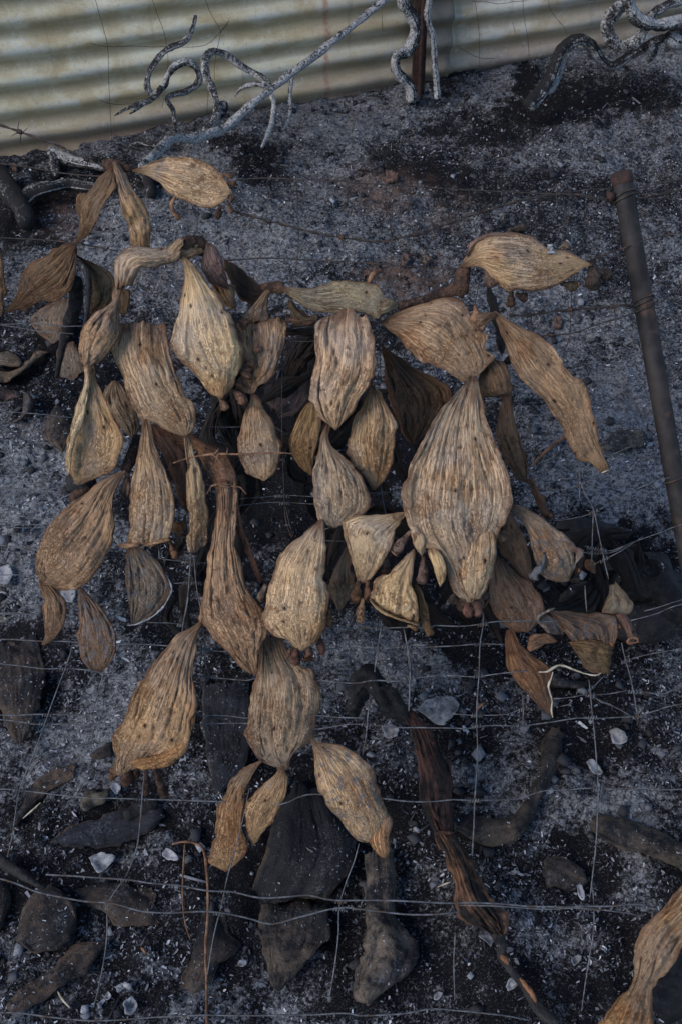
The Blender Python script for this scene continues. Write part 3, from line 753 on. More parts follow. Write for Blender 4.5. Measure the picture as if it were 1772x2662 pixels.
# -- arch: a bent pad joining a chain on the left and the big bright pad on its right
b = branch('chain arching over the top wire, with the brightest tear-shaped pad', 'T3 860,250', .05)
pad(b, 'T3 672,440 664,370 668,280 718,218 800,206 900,210 980,198 1030,160 1062,150', 'T3 770,440 790,375 822,335 880,328 960,308 1030,288 1056,262', (.03, .06), (.44, .33, .215), closed=(False, False), th=.016, bulge=.25, wr=.004, fr=.8, name='bent_pad')
pad(b, 'T3 676,420 658,480 655,530 580,572 520,622 478,690 460,760 460,830 488,892', 'T3 735,430 702,500 700,560 697,640 690,720 650,800 600,862 552,890', (.03, .05), (.40, .275, .165), bulge=.16, wr=.004, lump=.014)
p = pad(b, 'T3 494,885 494,930 490,1010 450,1120 420,1220 400,1310 388,1450 402,1510 432,1570', 'T3 545,885 562,980 600,1050 622,1130 672,1210 716,1290 716,1360 698,1430 660,1500 600,1540 470,1590', (.05, .035), (.40, .29, .165), bulge=-.05, lip=.06, th=.006, lump=.012, wr=.0018)
pad(p, 'T3 488,900 488,1010 448,1120 418,1220 396,1340 384,1470 400,1530', 'T3 528,900 526,1010 505,1120 492,1220 440,1330 420,1440 408,1535', (.062, .05), (.52, .42, .27), name='curled_edge', bulge=.10, th=.004)
fruit(p, 'V2 670,1190 660,1290', 12, (.03, .0), (.16, .13, .11))
stem(b, 'T3 1050,215 1100,190 1160,195 1205,225', [24, 26, 24, 18], [.05, .03], M_SINEW, 'torn_joint', .3)
pad(b, 'T3 1030,215 1040,195 1080,150 1130,150', 'T3 1050,270 1100,285 1150,275 1195,240 1215,190', (.055, .03), (.25, .155, .075), name='torn_pad', wr=.004, closed=(False, False), bulge=.12)
pad(b, 'T3 1200,182 1178,262 1163,330 1190,385 1240,425 1300,440', 'T3 1215,180 1255,205 1292,262 1312,340 1336,435', (.04, .01), PU, bulge=.22, wr=.004, closed=(True, False))
pad(b, 'T3 1225,415 1255,470 1300,520 1352,568', 'T3 1335,425 1372,432 1368,500 1380,552', (.005, -.01), (.27, .18, .10), name='frayed_pad', wr=.004, jit=3, closed=(False, True), lump=.02)
p = pad(b, 'T3 1042,252 1062,300 1076,370 1052,500 1040,590 1003,720 1008,800 1050,872 1120,932 1170,992 1220,1062 1270,1078', 'T3 1052,250 1102,282 1160,350 1230,440 1290,502 1350,600 1382,700 1420,792 1412,882 1382,962 1350,1032 1300,1076', (.055, .045), (.62, .475, .285), bulge=.15, lump=.028, wr=.0022, fr=.8)
fruit(p, 'T3 1275,1075 1285,1110 1318,1150', 13, (.04, .035), (.27, .17, .11))
fruit(p, 'T3 1355,1040 1385,1070 1432,1105', 15, (.03, .03), (.30, .17, .12))

# -- broad folded pad and what hangs from its foot
b = branch('broad grey-tan pad folded flat at its top, with two narrow pads below', 'T3 830,680', .03)
pad(b, 'T3 702,668 672,725 655,800 690,910 730,1020 780,1140 828,1212 900,1232 980,1282 1060,1302', 'T3 962,664 985,760 1012,880 1042,960 1082,1060 1122,1110 1147,1190 1132,1262 1090,1304', (.02, .045), (.385, .295, .195), closed=(False, True), bulge=.08, lump=.02, wr=.003, lip=.03)
p = pad(b, 'T6 832,95 822,150 806,250 790,360 776,450 757,560 750,650 746,750 734,832', 'T6 872,95 882,130 902,230 932,320 972,400 1002,490 1022,590 1020,650 1002,740 978,806', (.035, .03), (.425, .315, .20), closed=(True, False), bulge=.12, lump=.012)
pad(p, 'T6 690,815 735,808 820,800 900,790 985,780', 'T6 700,832 745,838 830,832 910,818 985,805', (.033, .033), (.40, .235, .11), name='rolled_foot', th=.006, bulge=.3, closed=(True, True))
fruit(p, 'T6 990,800 1010,840 1030,890', 14, (.025, .0), (.26, .14, .08))
pad(b, 'T6 1000,690 1010,740 1040,770', 'T6 1060,680 1085,720 1060,775', (-.02, -.02), (.14, .085, .05), name='crumpled_scrap', wr=.006, lump=.04, jit=4)
pad(b, 'T6 1072,185 1072,230 1084,350 1090,480 1096,600 1106,680 1086,760 1095,850 1120,862', 'T6 1104,185 1140,300 1172,380 1197,480 1202,570 1222,640 1216,740 1206,822 1160,842', (.045, .03), (.36, .27, .165), tw=-.4, bulge=.1, lump=.02)
pad(b, 'T6 755,835 740,870 735,960 740,1080 750,1180 765,1282', 'T6 790,830 830,842 880,892 932,952 982,1022 1002,1082 970,1150 940,1192 880,1242 800,1278', (.0, -.02), (.19, .165, .135), mat=M_PADASH, bulge=.05)
tube(b, 'ash_rim', Fn(px('T6 905,925 940,965 985,1025 1002,1082 972,1152 940,1196 880,1245 800,1282 740,1290'), -.008), [.0008, .0014, .0010, .0018, .0010, .0018, .0012, .0016, .0007], M_WHITE, 6, .6, .004, taper_noise=.5)

# -- lower left chain
b = branch('fat brown pad with pale veins and two small pads below, lower left of fence', 'T6 735,390', .04)
stem(b, 'T6 800,190 790,260 760,330 730,390', [10, 16, 14, 12], [.01, .03], M_SINEW, 'red_stalk', .25)
stem(b, 'T6 615,350 660,352 715,368 742,410 750,470 745,540', [4, 4, 5, 6, 5, 3], [.04, .02], M_TWIG, 'tendril', .2)
stem(b, 'T6 742,430 722,480 724,545', [6, 8, 4], [.03, .01], M_TWIG, 'tendril', .2)
pad(b, 'T6 725,392 660,402 580,452 480,540 390,610 300,692 240,790 208,900 213,980 238,1032', 'T6 735,398 690,462 666,540 664,640 676,702 660,800 622,872 562,972 490,1052 420,1087 340,1088 262,1036', (.04, .025), (.335, .235, .15), bulge=.10, lump=.022, wr=.0032)
stem(b, 'T6 395,470 440,465 500,455 550,450', [14, 22, 24, 18], [.02, .02], M_CHAR, 'charred_lump', .5)
stem(b, 'T6 410,560 460,530 520,490', [10, 20, 16], [.02, .02], M_SINEW, 'charred_lump', .5)
pad(b, 'T6 230,1020 226,1050 243,1120 250,1230 258,1330 244,1400', 'T6 262,1020 332,1082 382,1150 388,1230 370,1300 322,1370 262,1404', (.02, .0), (.215, .125, .055), tw=.3, bulge=.08)
pad(b, 'T6 452,1070 456,1110 460,1200 462,1290 456,1380 472,1480 525,1545', 'T6 470,1070 510,1102 572,1162 632,1242 668,1322 682,1400 660,1480 600,1560', (.02, -.01), (.165, .115, .08), mat=M_PADASH, bulge=.07)

# -- dark grey pad behind the folded pad
b = branch('dull dark grey pad tucked behind the left side of the folded pad', 'T6 650,-130', -.04)
pad(b, 'T6 650,-130 605,-70 592,0 640,70 700,130 755,190', 'T6 690,-130 742,-60 782,20 812,80 810,150 785,195', (-.03, -.05), (.20, .165, .125), bulge=.06)

# -- small pads right of the bright pad
b = branch('dark pad, knobbly fruited pad and brown teardrop hanging in one line', 'T4 350,445', .0)
pad(b, 'T4 352,440 300,425 275,430 200,350 140,303 80,283', 'T4 348,455 300,492 250,537 170,515 130,455 82,340', (.0, -.05), (.022, .017, .014), tw=-.3, bulge=-.05, closed=(True, False))
pad(b, 'T4 330,440 300,470 240,542 190,592 162,645', 'T4 352,448 332,500 322,560 335,600 335,645', (.0, .0), (.27, .205, .14), closed=(True, False))
stem(b, 'T4 300,445 350,438 400,442 425,455', [10, 14, 14, 9], [.0, .02], M_SINEW, 'joint', .3)
p = pad(b, 'T4 140,635 162,700 192,790 202,850 196,930 150,1000 172,1040 222,1062', 'T4 438,628 432,720 412,820 372,930 322,1002 282,1012 252,1056', (.01, .015), (.42, .305, .195), closed=(False, True), bulge=.10, lump=.02, wr=.0035, fr=.8)
for s, r in (('T4 160,640 205,668', 16), ('T4 262,770 268,820', 15), ('T4 240,860 225,900', 18), ('T4 225,915 190,960', 20), ('T4 175,985 160,1020', 18)):
    fruit(p, s, r, (.03, .03), (.26, .16, .11))
stem(p, 'T4 437,630 480,628 540,655 600,640', [6, 5, 5, 4], [.01, .02], M_SINEW, 'thin_edge', .3)
pad(b, 'T4 445,525 470,600 520,655 600,662', 'T4 470,520 500,575 560,612 622,600', (-.02, -.02), (.11, .085, .055), name='crumpled_scrap', wr=.005, lump=.03, jit=3)
pad(b, 'T4 432,668 480,672 540,676 602,672', 'T4 430,720 500,728 560,730 604,722', (-.06, -.06), (.07, .038, .028), name='dark_strap', mat=M_FIBRE, wr=.004, lump=.02, jit=3, closed=(False, False))
pad(b, 'U1 335,-62 330,-10 300,60 275,150 260,230 274,310 310,382 360,427 400,440', 'U1 360,-62 385,-40 422,40 462,110 502,200 517,260 512,330 482,402 432,438', (.01, .005), (.36, .255, .15), bulge=.13, lump=.012, wr=.0018)
tw = tube(None, 'dry_stalk', Fn(px('U1 -110,345 -40,320 40,303 110,293 200,292 300,293 400,288 500,284 585,290'), .042), [.0008, .0011, .0014, .0022, .0016, .0014, .0013, .0011, .0006], M_TWIG, 7, .3)
tag(tw, 'thin dry brown stalk lying across the teardrop pad', 'stalk')
for s in ('U1 130,292 150,270 158,255', 'U1 200,290 208,262 205,250', 'U1 120,296 160,330 175,360', 'U1 150,294 138,340 132,372'):
    tube(tw, 'thorn', Fn(px(s), .045), [.0012, .0008, .0004], M_TWIG, 5, .1)

# -- middle chain: horizontal grey-green pad, ribbed pad, then three below
b = branch('grey-green horizontal pad with the deeply ribbed spotted pad hanging under it', 'T4 420,450', .04)
pad(b, 'T4 405,440 450,438 560,448 650,428 730,405 800,398 880,410 960,425 1002,472 1005,500', 'T4 408,456 432,472 500,522 580,572 660,592 720,602 800,592 880,592 960,632 988,604 1002,530', (.02, .04), (.265, .235, .155), bulge=.10, closed=(True, True))
pad(b, 'T4 985,530 1010,512 1050,512 1080,530', 'T4 985,600 1010,600 1050,582 1082,556', (.04, .03), (.25, .225, .16), name='joint', closed=(False, False))
stem(b, 'T4 1080,548 1150,530 1250,500 1340,462 1440,460', [9, 8, 8, 9, 12], [.03, .02], M_SINEW, 'dark_stalk', .3)
stem(b, 'T4 910,420 925,380 950,350 985,338', [4, 8, 8, 5], [.03, .03], M_TWIG, 'dry_flower', .3)
p = pad(b, 'T4 662,612 632,642 606,702 612,800 605,872 585,952 574,1052 600,1132 622,1192 680,1242 720,1264', 'T4 902,605 932,682 952,762 957,852 942,932 930,1002 872,1082 822,1162 762,1232 732,1266', (.055, .055), (.53, .39, .255), closed=(False, True), bulge=.09, wr=.005, fr=.65, lump=.012, lip=.04)
pad(p, 'T4 640,620 604,662 607,760 608,860 612,900', 'T4 680,615 660,700 650,800 622,902', (.045, .045), (.25, .225, .18), name='folded_back', bulge=.1)
pad(b, 'U1 782,120 750,172 735,250 714,350 700,460 704,540 720,612 740,682 790,708', 'U1 802,125 800,155 786,192 802,242 862,292 932,352 987,422 1022,510 1032,590 1010,642 940,664 862,708', (.045, .05), (.375, .30, .21), bulge=.14, wr=.0028, lump=.012)
p = pad(b, 'U1 735,680 700,702 620,772 530,862 490,922 468,1002 440,1072 428,1142 411,1212 420,1282 470,1342 540,1372 580,1412 630,1424', 'U1 765,680 772,780 777,882 770,962 782,1042 802,1112 797,1182 775,1242 770,1302 730,1372 690,1412 650,1422', (.055, .05), (.535, .405, .255), bulge=.13, wr=.0022, lump=.014)
for s, r, c in (('U1 605,1405 605,1450 600,1510', 17, (.22, .115, .085)), ('U1 678,1400 680,1440 678,1475', 13, (.24, .14, .10)), ('U1 735,1340 750,1390 760,1450', 13, (.19, .09, .07)),
                ('U1 645,1490 700,1478', 9, (.27, .12, .05)), ('U1 798,1195 802,1240 798,1285', 12, (.25, .14, .08)), ('U1 430,1055 405,1095 385,1150', 16, (.30, .235, .20)), ('U1 575,1420 555,1470', 9, (.2, .12, .08))):
    fruit(p, s, r, (.04, .02), c)
pad(b, 'U1 700,-20 660,0 620,72 578,152 563,232 588,322 640,382 690,412', 'U1 722,-20 735,40 747,102 737,182 722,262 706,342 702,412', (.0, -.015), (.235, .165, .085), tw=.25, bulge=.08)
pad(b, 'U1 1035,-105 1010,-50 980,22 940,82 913,172 901,262 920,322 970,392 1010,442 1045,497', 'U1 1055,-105 1092,-60 1132,2 1162,62 1192,142 1182,192 1177,272 1172,332 1142,402 1112,452 1062,499', (.03, .02), (.365, .27, .165), bulge=.13, wr=.0032, lip=.03)

# -- dark shaded pad behind the middle right
b = branch('nearly black ribbed pad with a brown foot, behind the largest pad', 'T4 990,790', -.05)
pad(b, 'T4 985,785 1000,882 1007,982 1012,1062 1042,1142 1082,1232 1112,1312 1150,1342', 'T4 998,785 1052,822 1132,872 1222,932 1312,982 1372,1012 1402,1072 1382,1152 1322,1202 1282,1282 1200,1342', (-.04, -.07), (.095, .066, .042), bulge=.06, wr=.004)

# -- long brown chain in the left middle
b = branch('long reddish-brown bent pad tapering up to a noose of dry fibres', 'T6 1300,470', .03)
pad(b, 'T6 878,130 920,250 970,340 1002,432 1042,540 1090,640', 'T6 910,120 1002,170 1062,250 1082,350 1087,480 1094,612', (-.02, -.01), RB, bulge=.05)
pad(b, 'T6 1000,150 1110,170 1180,212 1262,262 1332,332 1374,402 1382,500', 'T6 1000,300 1120,262 1162,322 1202,402 1232,452 1255,500', (-.02, .025), (.20, .115, .068), closed=(False, False), bulge=.15, name='bent_pad')
pad(b, 'U1 133,470 138,600 124,722 99,852 79,982 63,1102 47,1242 78,1292 110,1342 160,1402 230,1472 290,1542 340,1570 365,1572', 'U1 255,470 262,580 252,702 252,822 287,922 302,1032 342,1102 392,1172 432,1262 442,1322 412,1392 386,1452 378,1566', (.03, .035), (.36, .25, .16), closed=(False, True), bulge=.11, wr=.004, lump=.02)
pad(b, 'U1 252,560 250,652 290,822 350,962 392,1042', 'U1 270,560 278,642 312,752 352,872 397,992 402,1036', (.01, .01), (.17, .085, .055), name='split_strip', bulge=.1)
for s in ('U1 85,525 95,490 130,470 180,462 225,472', 'U1 225,478 270,480 300,500 315,525', 'U1 150,465 172,480 220,485'):
    tube(b, 'fibre', Fn(px(s), .05), [.0007, .0012, .0013, .0011, .0005], M_TWIG, 6, .2) if s.count(',') == 5 else tube(b, 'fibre', Fn(px(s), .05), .001, M_TWIG, 6, .2)
p = pad(b, 'U3 1030,120 982,150 902,200 830,282 760,372 700,462 658,532 628,622 588,682 575,752 590,822 573,892 604,916', 'U3 1045,140 1012,182 1002,262 987,342 985,432 1002,532 1002,582 970,632 972,702 950,792 902,832 832,862 740,884 672,866', (.03, .02), (.40, .275, .155), bulge=.10, lump=.02, wr=.0035, lip=.02)
pad(p, 'U3 970,620 955,700 900,760 820,800 740,822 675,838', 'U3 1000,600 972,702 952,792 902,834 832,866 740,886 676,868', (.03, .03), (.47, .285, .13), name='rolled_foot', bulge=.22, th=.006)
for s, r, c in (('U3 655,845 650,900 645,950', 20, (.13, .07, .05)), ('U3 600,850 585,890 570,915', 15, (.20, .10, .055)), ('U3 700,880 690,910', 14, (.10, .06, .045)), ('U3 790,880 810,940 840,1015', 17, (.095, .06, .045)), ('U3 750,890 745,950 745,1000', 14, (.085, .05, .04))):
    fruit(p, s, r, (.015, -.03), c)

# -- lower middle chain
b = branch('grey-brown pad low in the middle, two narrow pads and a rough pad at its foot', 'U4 450,130', .01)
pad(b, 'U4 405,120 400,182 375,332 350,432 333,542 316,642 322,732 360,802 400,852 470,882 530,887', 'U4 520,120 560,222 640,302 702,312 722,402 742,522 717,622 712,692 680,742 600,792 572,842 560,890', (.0, .01), (.30, .235, .165), closed=(False, True), bulge=.08, lump=.018, wr=.003)
pad(b, 'U4 400,845 330,872 270,912 218,962 188,1042 150,1102 138,1202 113,1322 93,1432 150,1472 182,1487', 'U4 412,850 382,882 342,952 312,1022 306,1102 302,1202 317,1292 322,1372 280,1432 228,1472', (.01, -.02), (.32, .215, .12), tw=.35, bulge=.06, lip=.04)
pad(b, 'U4 510,880 480,922 400,992 328,1072 303,1132 315,1212 335,1282 344,1350', 'U4 532,880 545,900 557,982 552,1052 522,1102 482,1172 422,1252 372,1312 350,1352', (.01, -.02), (.37, .255, .145), tw=-.2, bulge=.10)
p = pad(b, 'U4 688,725 705,800 708,902 720,982 750,1062 790,1132 860,1202 900,1252 962,1314 1030,1322', 'U4 700,728 762,740 852,746 932,782 1002,842 1052,902 1082,992 1112,1082 1162,1172 1150,1240 1060,1300', (.015, -.01), (.40, .295, .18), bulge=.10, wr=.0016, lump=.014, mat=M_PADASH, fr=1.4)
pad(p, 'U4 1045,1240 1028,1310 1062,1380 1098,1408', 'U4 1150,1150 1164,1200 1147,1290 1152,1370 1122,1412', (-.005, -.02), (.43, .28, .15), name='torn_lobe', closed=(False, True), wr=.002, bulge=.12)

# -- right: sloping pad and the largest pad
b = branch('largest pad in the fence, pale and finely wrinkled, hanging from a fan-shaped pad', 'T4 985,650', .05)
pad(b, 'T5 -190,650 -160,622 -90,580 0,545 60,530 150,495 230,492 285,512 322,572 356,642 392,692 427,722 422,802 472,852 430,902 392,942 366,968', 'T5 -186,662 -150,672 -60,762 0,822 40,872 100,882 180,922 240,962 290,992 322,980', (.02, .055), (.375, .275, .18), bulge=.10, wr=.0035, lump=.018, fr=.8)
pad(b, 'T5 395,880 384,1000 390,1072 450,1082 510,1072', 'T5 470,855 532,892 572,972 577,1052 530,1074', (.03, .02), (.135, .09, .055), closed=(False, True), wr=.004, bulge=.15)
pad(b, 'T5 520,1062 513,1112 498,1182 488,1262 488,1342 U2 490,220 518,290 550,370 590,432 640,452', 'T5 572,1062 582,1152 602,1232 622,1302 U2 632,232 657,300 667,380 662,442', (.02, -.04), (.165, .11, .07), bulge=.08, wr=.004)
p = pad(b, 'U2 318,-155 300,-120 240,-50 170,22 110,112 60,202 8,312 -22,402 -62,502 -57,602 -37,692 0,772 30,830 85,842 120,850 165,900 190,970 215,1050 250,1110 290,1136', 'U2 372,-155 396,-50 422,62 462,172 502,282 542,352 567,432 580,522 584,580 560,640 530,690 500,750 486,802 478,902 464,992 434,1070 404,1112 376,1138', (.06, .065), (.445, .355, .25), bulge=.085, wr=.0034, lump=.026, fr=.85, lip=.02)
pad(p, 'U2 330,690 292,760 268,860 262,960 278,1060 312,1128', 'U2 452,690 482,760 484,860 472,960 446,1050 392,1130', (.066, .078), (.46, .37, .25), name='fold', bulge=.16, wr=.0034, lump=.02, closed=(True, True))
pad(p, 'U2 -20,740 0,790 20,850 50,884', 'U2 70,750 84,800 72,860 56,884', (.065, .06), (.42, .33, .22), name='lobe', bulge=.2, closed=(False, True))
pad(p, 'U2 86,845 92,880 112,952 154,1058', 'U2 150,850 172,880 197,922 192,1022 164,1058', (.08, .075), (.50, .385, .22), name='lobe', bulge=.25, closed=(False, True))
for s, r, c, k in (('U2 318,1130 320,1180 325,1235', 15, (.20, .11, .085), False), ('U2 372,1120 375,1170 380,1230', 17, (.165, .10, .085), False), ('U2 240,1110 235,1150', 16, (.10, .075, .065), False), ('U2 410,1070 425,1130', 14, (.08, .06, .055), False),
                   ('U1 1345,880 1342,960 1340,1040', 17, (.20, .14, .12), False), ('U1 1270,745 1220,800 1172,855', 18, (.215, .155, .13), True), ('U2 160,875 185,885 215,880', 8, (.26, .17, .08), False)):
    fruit(p, s, r, (.055, .045), c, cup=k, rim=M_TWIG if k else None)
p = pad(b, 'U1 1228,630 1150,636 1060,640 960,645 868,665 874,722 905,832 930,922 952,1002 968,1042', 'U1 1232,655 1192,722 1152,832 1112,922 1062,992 1022,1038', (.06, .03), (.56, .435, .275), bulge=.10, wr=.003, fr=.7, lump=.012)
for s, r, c in (('U1 965,1035 958,1090 950,1150', 17, (.22, .125, .075)), ('U1 1020,1030 1024,1080 1022,1135', 15, (.19, .105, .07)), ('U1 992,1130 985,1190 978,1260', 15, (.27, .18, .11)), ('U1 1130,860 1120,930 1105,990', 20, (.21, .145, .115))):
    fruit(p, s, r, (.04, .02), c)
p = pad(b, 'U1 1285,845 1240,892 1170,952 1120,992 1060,1022 1040,1082 1033,1142', 'U1 1300,860 1288,942 1282,1022 1302,1102 1322,1202 1312,1284', (.055, .03), (.52, .40, .24), closed=(True, False), bulge=.10, wr=.0045, fr=.6, lump=.012)
pad(p, 'U1 1033,1130 1060,1165 1120,1205 1200,1245 1312,1278', 'U1 1030,1146 1056,1180 1116,1220 1196,1258 1312,1292', (.03, .03), (.42, .31, .18), name='rolled_foot', bulge=.3, th=.005)
pad(p, 'U1 1285,1050 1312,1150 1330,1282 1368,1352', 'U1 1322,1060 1372,1182 1382,1272 1402,1336', (.025, -.01), (.25, .155, .08), bulge=.15)
fruit(p, 'U1 1250,1290 1310,1310', 9, (.02, .02), (.38, .27, .15))
pad(b, 'U2 235,1080 225,1140 250,1190 320,1210', 'U2 300,1090 380,1110 430,1100 440,1160 400,1210', (.01, .0), (.075, .055, .045), name='shrivelled_end', wr=.006, lump=.04, jit=4)
pad(b, 'U2 655,440 690,480 712,540 735,600 760,650', 'U2 690,440 725,500 750,560 775,610 800,660', (-.04, -.05), (.15, .085, .05), name='shrivelled_end', wr=.005, lump=.03, jit=4)
pad(b, 'U1 890,835 850,922 808,1002 788,1072 810,1142 840,1197', 'U1 905,840 932,882 917,962 947,1012 937,1092 902,1152 862,1202', (.01, -.02), (.25, .185, .125), bulge=.10)

# -- right sloping long pad
b = branch('long tan pad sloping down to the right toward the pipe post', 'T5 475,590', .04)
pad(b, 'T5 345,590 370,570 420,582 478,590', 'T5 380,690 400,700 440,655 485,610', (.03, .035), (.19, .125, .085), name='joint', closed=(False, False), wr=.005, jit=3, bulge=.2)
stem(b, 'T5 350,640 365,600 375,575 360,548', [12, 10, 6, 3], [.035, .04], M_TWIG, 'dry_flower', .5)
pad(b, 'T5 465,590 492,662 530,762 570,862 600,942 640,992 700,1042 770,1112 820,1192 870,1252 900,1332 U2 925,262 968,332 1032,342 1062,382 1100,402', 'T5 482,582 542,622 632,672 722,712 792,772 842,832 882,902 942,962 1002,1022 1032,1092 1047,1182 1062,1262 U2 1092,232 1112,302 1132,352 1138,388', (.035, .0), (.32, .23, .148), bulge=.10, wr=.0028, lump=.022, tw=.15, lip=.03)
tube(b, 'white_tip', Fn(px('U2 1098,402 1118,394 1140,384'), .008), [.0009, .0016, .001], M_ROOT, 6, .3)

# -- upper right: fish-shaped pad with fruits on a dark elbow
b = branch('fish-shaped pad standing off on a dark elbow, fruits along its edge, upper right', 'T5 290,330', .05)
p = pad(b, 'T5 285,320 292,280 312,250 342,180 402,140 472,123 560,123 640,138 720,158 772,200 832,225 902,235 952,260 1002,290 1042,308', 'T5 300,332 342,327 412,332 452,372 502,422 560,462 640,464 720,470 802,452 872,412 942,372 1002,322 1042,314', (.05, .06), (.45, .335, .21), bulge=.20, wr=.0022, th=.012, lump=.014)
pad(p, 'T5 312,250 345,178 405,137 475,121 560,121', 'T5 316,262 352,205 420,168 500,158 700,172', (.062, .062), (.25, .175, .145), name='purple_edge', bulge=.15, closed=(True, True), th=.004)
stem(b, 'T5 310,318 295,370 290,430 288,480', [15, 20, 18, 15], [.05, .03], M_SINEW, 'elbow', .25)
stem(b, 'T5 300,470 250,458 190,470 100,500 0,535 -80,560', [15, 14, 12, 10, 9, 8], [.03, .03], M_SINEW, 'elbow', .3)
for s, r, c, k in (('T5 800,185 806,215 810,250', 26, (.045, .042, .042), False), ('T5 1040,305 1050,360 1062,445', 40, (.075, .06, .05), False), ('T5 1060,335 1100,350 1150,375', 32, (.055, .045, .04), False),
                   ('T5 425,325 440,380 462,430', 30, (.165, .115, .095), False), ('T5 572,465 570,500 572,550', 24, (.10, .06, .045), False), ('T5 600,480 640,490 660,505', 24, (.09, .06, .05), False),
                   ('T5 860,420 900,435 955,432', 24, (.20, .17, .105), False), ('T5 1010,305 1050,300', 20, (.06, .05, .045), False), ('T5 560,110 610,95 660,85', 22, (.13, .105, .085), False)):
    fruit(p, s, r * .62, (.055, .045), c, cup=k)
fruit(p, 'T5 860,215 885,200 905,192', 15, (.06, .06), (.22, .18, .15), cup=True, rim=M_WHITE)
fruit(p, 'T5 952,432 968,430', 8, (.05, .05), (.50, .25, .10), name='fruit_end')
for s in ('T5 785,215 800,208 815,222', 'T5 800,225 812,215', 'T5 782,240 800,236 825,240', 'T5 790,200 812,196'):
    tube(p, 'ash_fleck', Fn(px(s), .075), .0022, M_WHITE, 5, .5, .004)

# -- right lower cluster
b = branch('torn reddish-brown pads with silver ash on the small upper one, right of the largest pad', 'U2 560,610', .02)
pad(b, 'U2 552,602 600,642 650,722 690,832 720,932 760,1002 830,1034 890,1034', 'U2 580,588 622,592 702,632 772,672 842,742 912,802 944,872 937,952 910,1014', (.04, .0), (.36, .275, .195), mat=M_PADASH, bulge=.10, lip=.03, lump=.014)
tube(b, 'ash_rim', Fn(px('U2 770,760 830,790 900,800 935,840 975,870 960,900 935,960'), .028), [.001, .0015, .002, .0026, .0034, .0024, .001], M_PADASH, 6, .7, .004, taper_noise=.6)
tube(b, 'ash_fold', Fn(px('U2 765,865 755,930 720,975 700,1020'), .035), [.002, .003, .006, .005], M_CHARPAD, 8, .5, .004, color=(.16, .16, .17))
pad(b, 'U2 525,640 508,682 488,742 500,822 540,902 600,982 640,1022', 'U2 560,632 602,702 652,782 682,882 702,982 742,1024', (.01, -.02), (.25, .155, .095), wr=.004, bulge=.12, lump=.02)
stem(b, 'U2 490,770 520,775 545,790', [12, 18, 14], [.03, .03], M_FRUIT, 'knob', .3, (.36, .24, .15))
pad(b, 'U2 930,860 950,930 940,1000 900,1030', 'U2 985,850 1000,900 985,980 950,1040', (-.02, -.04), (.06, .05, .045), name='burnt_scrap', wr=.006, lump=.04, jit=4)
pad(b, 'U2 1000,905 1010,960 1050,985', 'U2 1040,900 1060,930 1065,985', (-.02, -.03), (.12, .08, .055), name='burnt_scrap', wr=.005, lump=.03, jit=3)
pad(b, 'U2 500,700 495,800 520,870 560,900', 'U2 550,690 560,770 575,850 570,900', (.015, .0), (.17, .105, .065), name='burnt_scrap', wr=.006, lump=.04, jit=3)
pad(b, 'U2 478,890 468,920 448,1002 438,1152 468,1232 540,1302 590,1332 640,1324', 'U2 520,900 550,932 622,1002 702,1042 742,1092 772,1202 732,1272 690,1314', (.0, -.03), (.235, .150, .10), wr=.0035, bulge=.14, lump=.026)
pad(b, 'U5 672,-20 663,62 668,152 700,212 760,282 820,352 880,402 903,422', 'U5 715,-20 732,22 762,72 822,122 882,162 902,200 892,260 906,332 912,414', (-.03, -.07), (.185, .105, .06), wr=.003, bulge=.10, lump=.02, lip=.03)
tube(b, 'pale_root', Fn(px('U5 838,190 880,188 905,172 935,156 975,162 1020,180 1080,200 1130,207 1155,195'), -.02), [.0008, .0013, .0018, .0014, .0016, .0014, .0011, .0013, .0008], M_ROOT, 6, .4, .005)
tube(b, 'pale_root', Fn(px('U5 908,190 898,230 886,262 895,300 905,340 900,380 908,422'), -.02), [.0008, .0012, .0015, .0009, .001, .0012, .0007], M_ROOT, 6, .4, .005)
b = branch('dark burnt triangular pad with a mossy foot beside the pale root, right', 'V1 430,640', -.03)
pad(b, 'V1 415,620 520,622 640,632 760,650 860,640 960,655 1010,680 1005,760 1000,860 960,960 950,1080 930,1165', 'V1 410,632 470,700 530,790 590,870 650,960 690,1040 740,1120 850,1160', (-.02, -.07), (.145, .105, .08), mat=M_PADASH, wr=.005, bulge=.10, lump=.03)
pad(b, 'V1 600,900 640,880 760,870 880,890 960,930', 'V1 655,985 690,1050 745,1130 850,1165 930,1172', (-.04, -.06), (.19, .13, .06), name='mossy_foot', wr=.003, bulge=.12, closed=(False, False))
pad(b, 'V1 875,640 885,580 930,480 940,410', 'V1 1000,640 1060,655 1120,640 1138,560 1060,450 1010,385', (-.03, -.06), (.23, .20, .145), closed=(False, False), bulge=.08, wr=.003)
pad(b, 'V1 990,660 1040,740 1080,830 1105,905', 'V1 1060,650 1120,700 1170,790 1185,870', (-.03, -.05), (.16, .10, .085), name='hollow_fruit', th=.014, closed=(False, False), bulge=.3)
tube(b, 'fruit_rim', Fn(px('V1 1088,890 1110,870 1145,855 1180,868 1185,890 1150,900 1110,912 1088,890'), -.03), .0016, M_TWIG, 6, .4, .004)
fruit(b, 'V1 955,900 965,935', 6, (-.01, -.01), (.38, .16, .05)); fruit(b, 'V1 1022,740 1030,775', 4, (-.01, -.01), (.40, .14, .05)); fruit(b, 'V1 672,255 680,290', 5, (.0, .0), (.42, .16, .05))
pad(b, 'V1 240,850 300,830 400,825 480,880', 'V1 240,975 300,960 350,930 440,905 490,888', (-.02, -.03), (.24, .155, .10), name='bark_scrap', closed=(False, True), wr=.005, jit=3)
tube(b, 'ash_rim', Fn(px('V1 470,600 430,615 390,635 340,660 320,700 345,740 390,770 415,815'), -.015), [.0012, .0022, .003, .0036, .004, .003, .002, .001], M_PADASH, 7, .8, .004, taper_noise=.7)
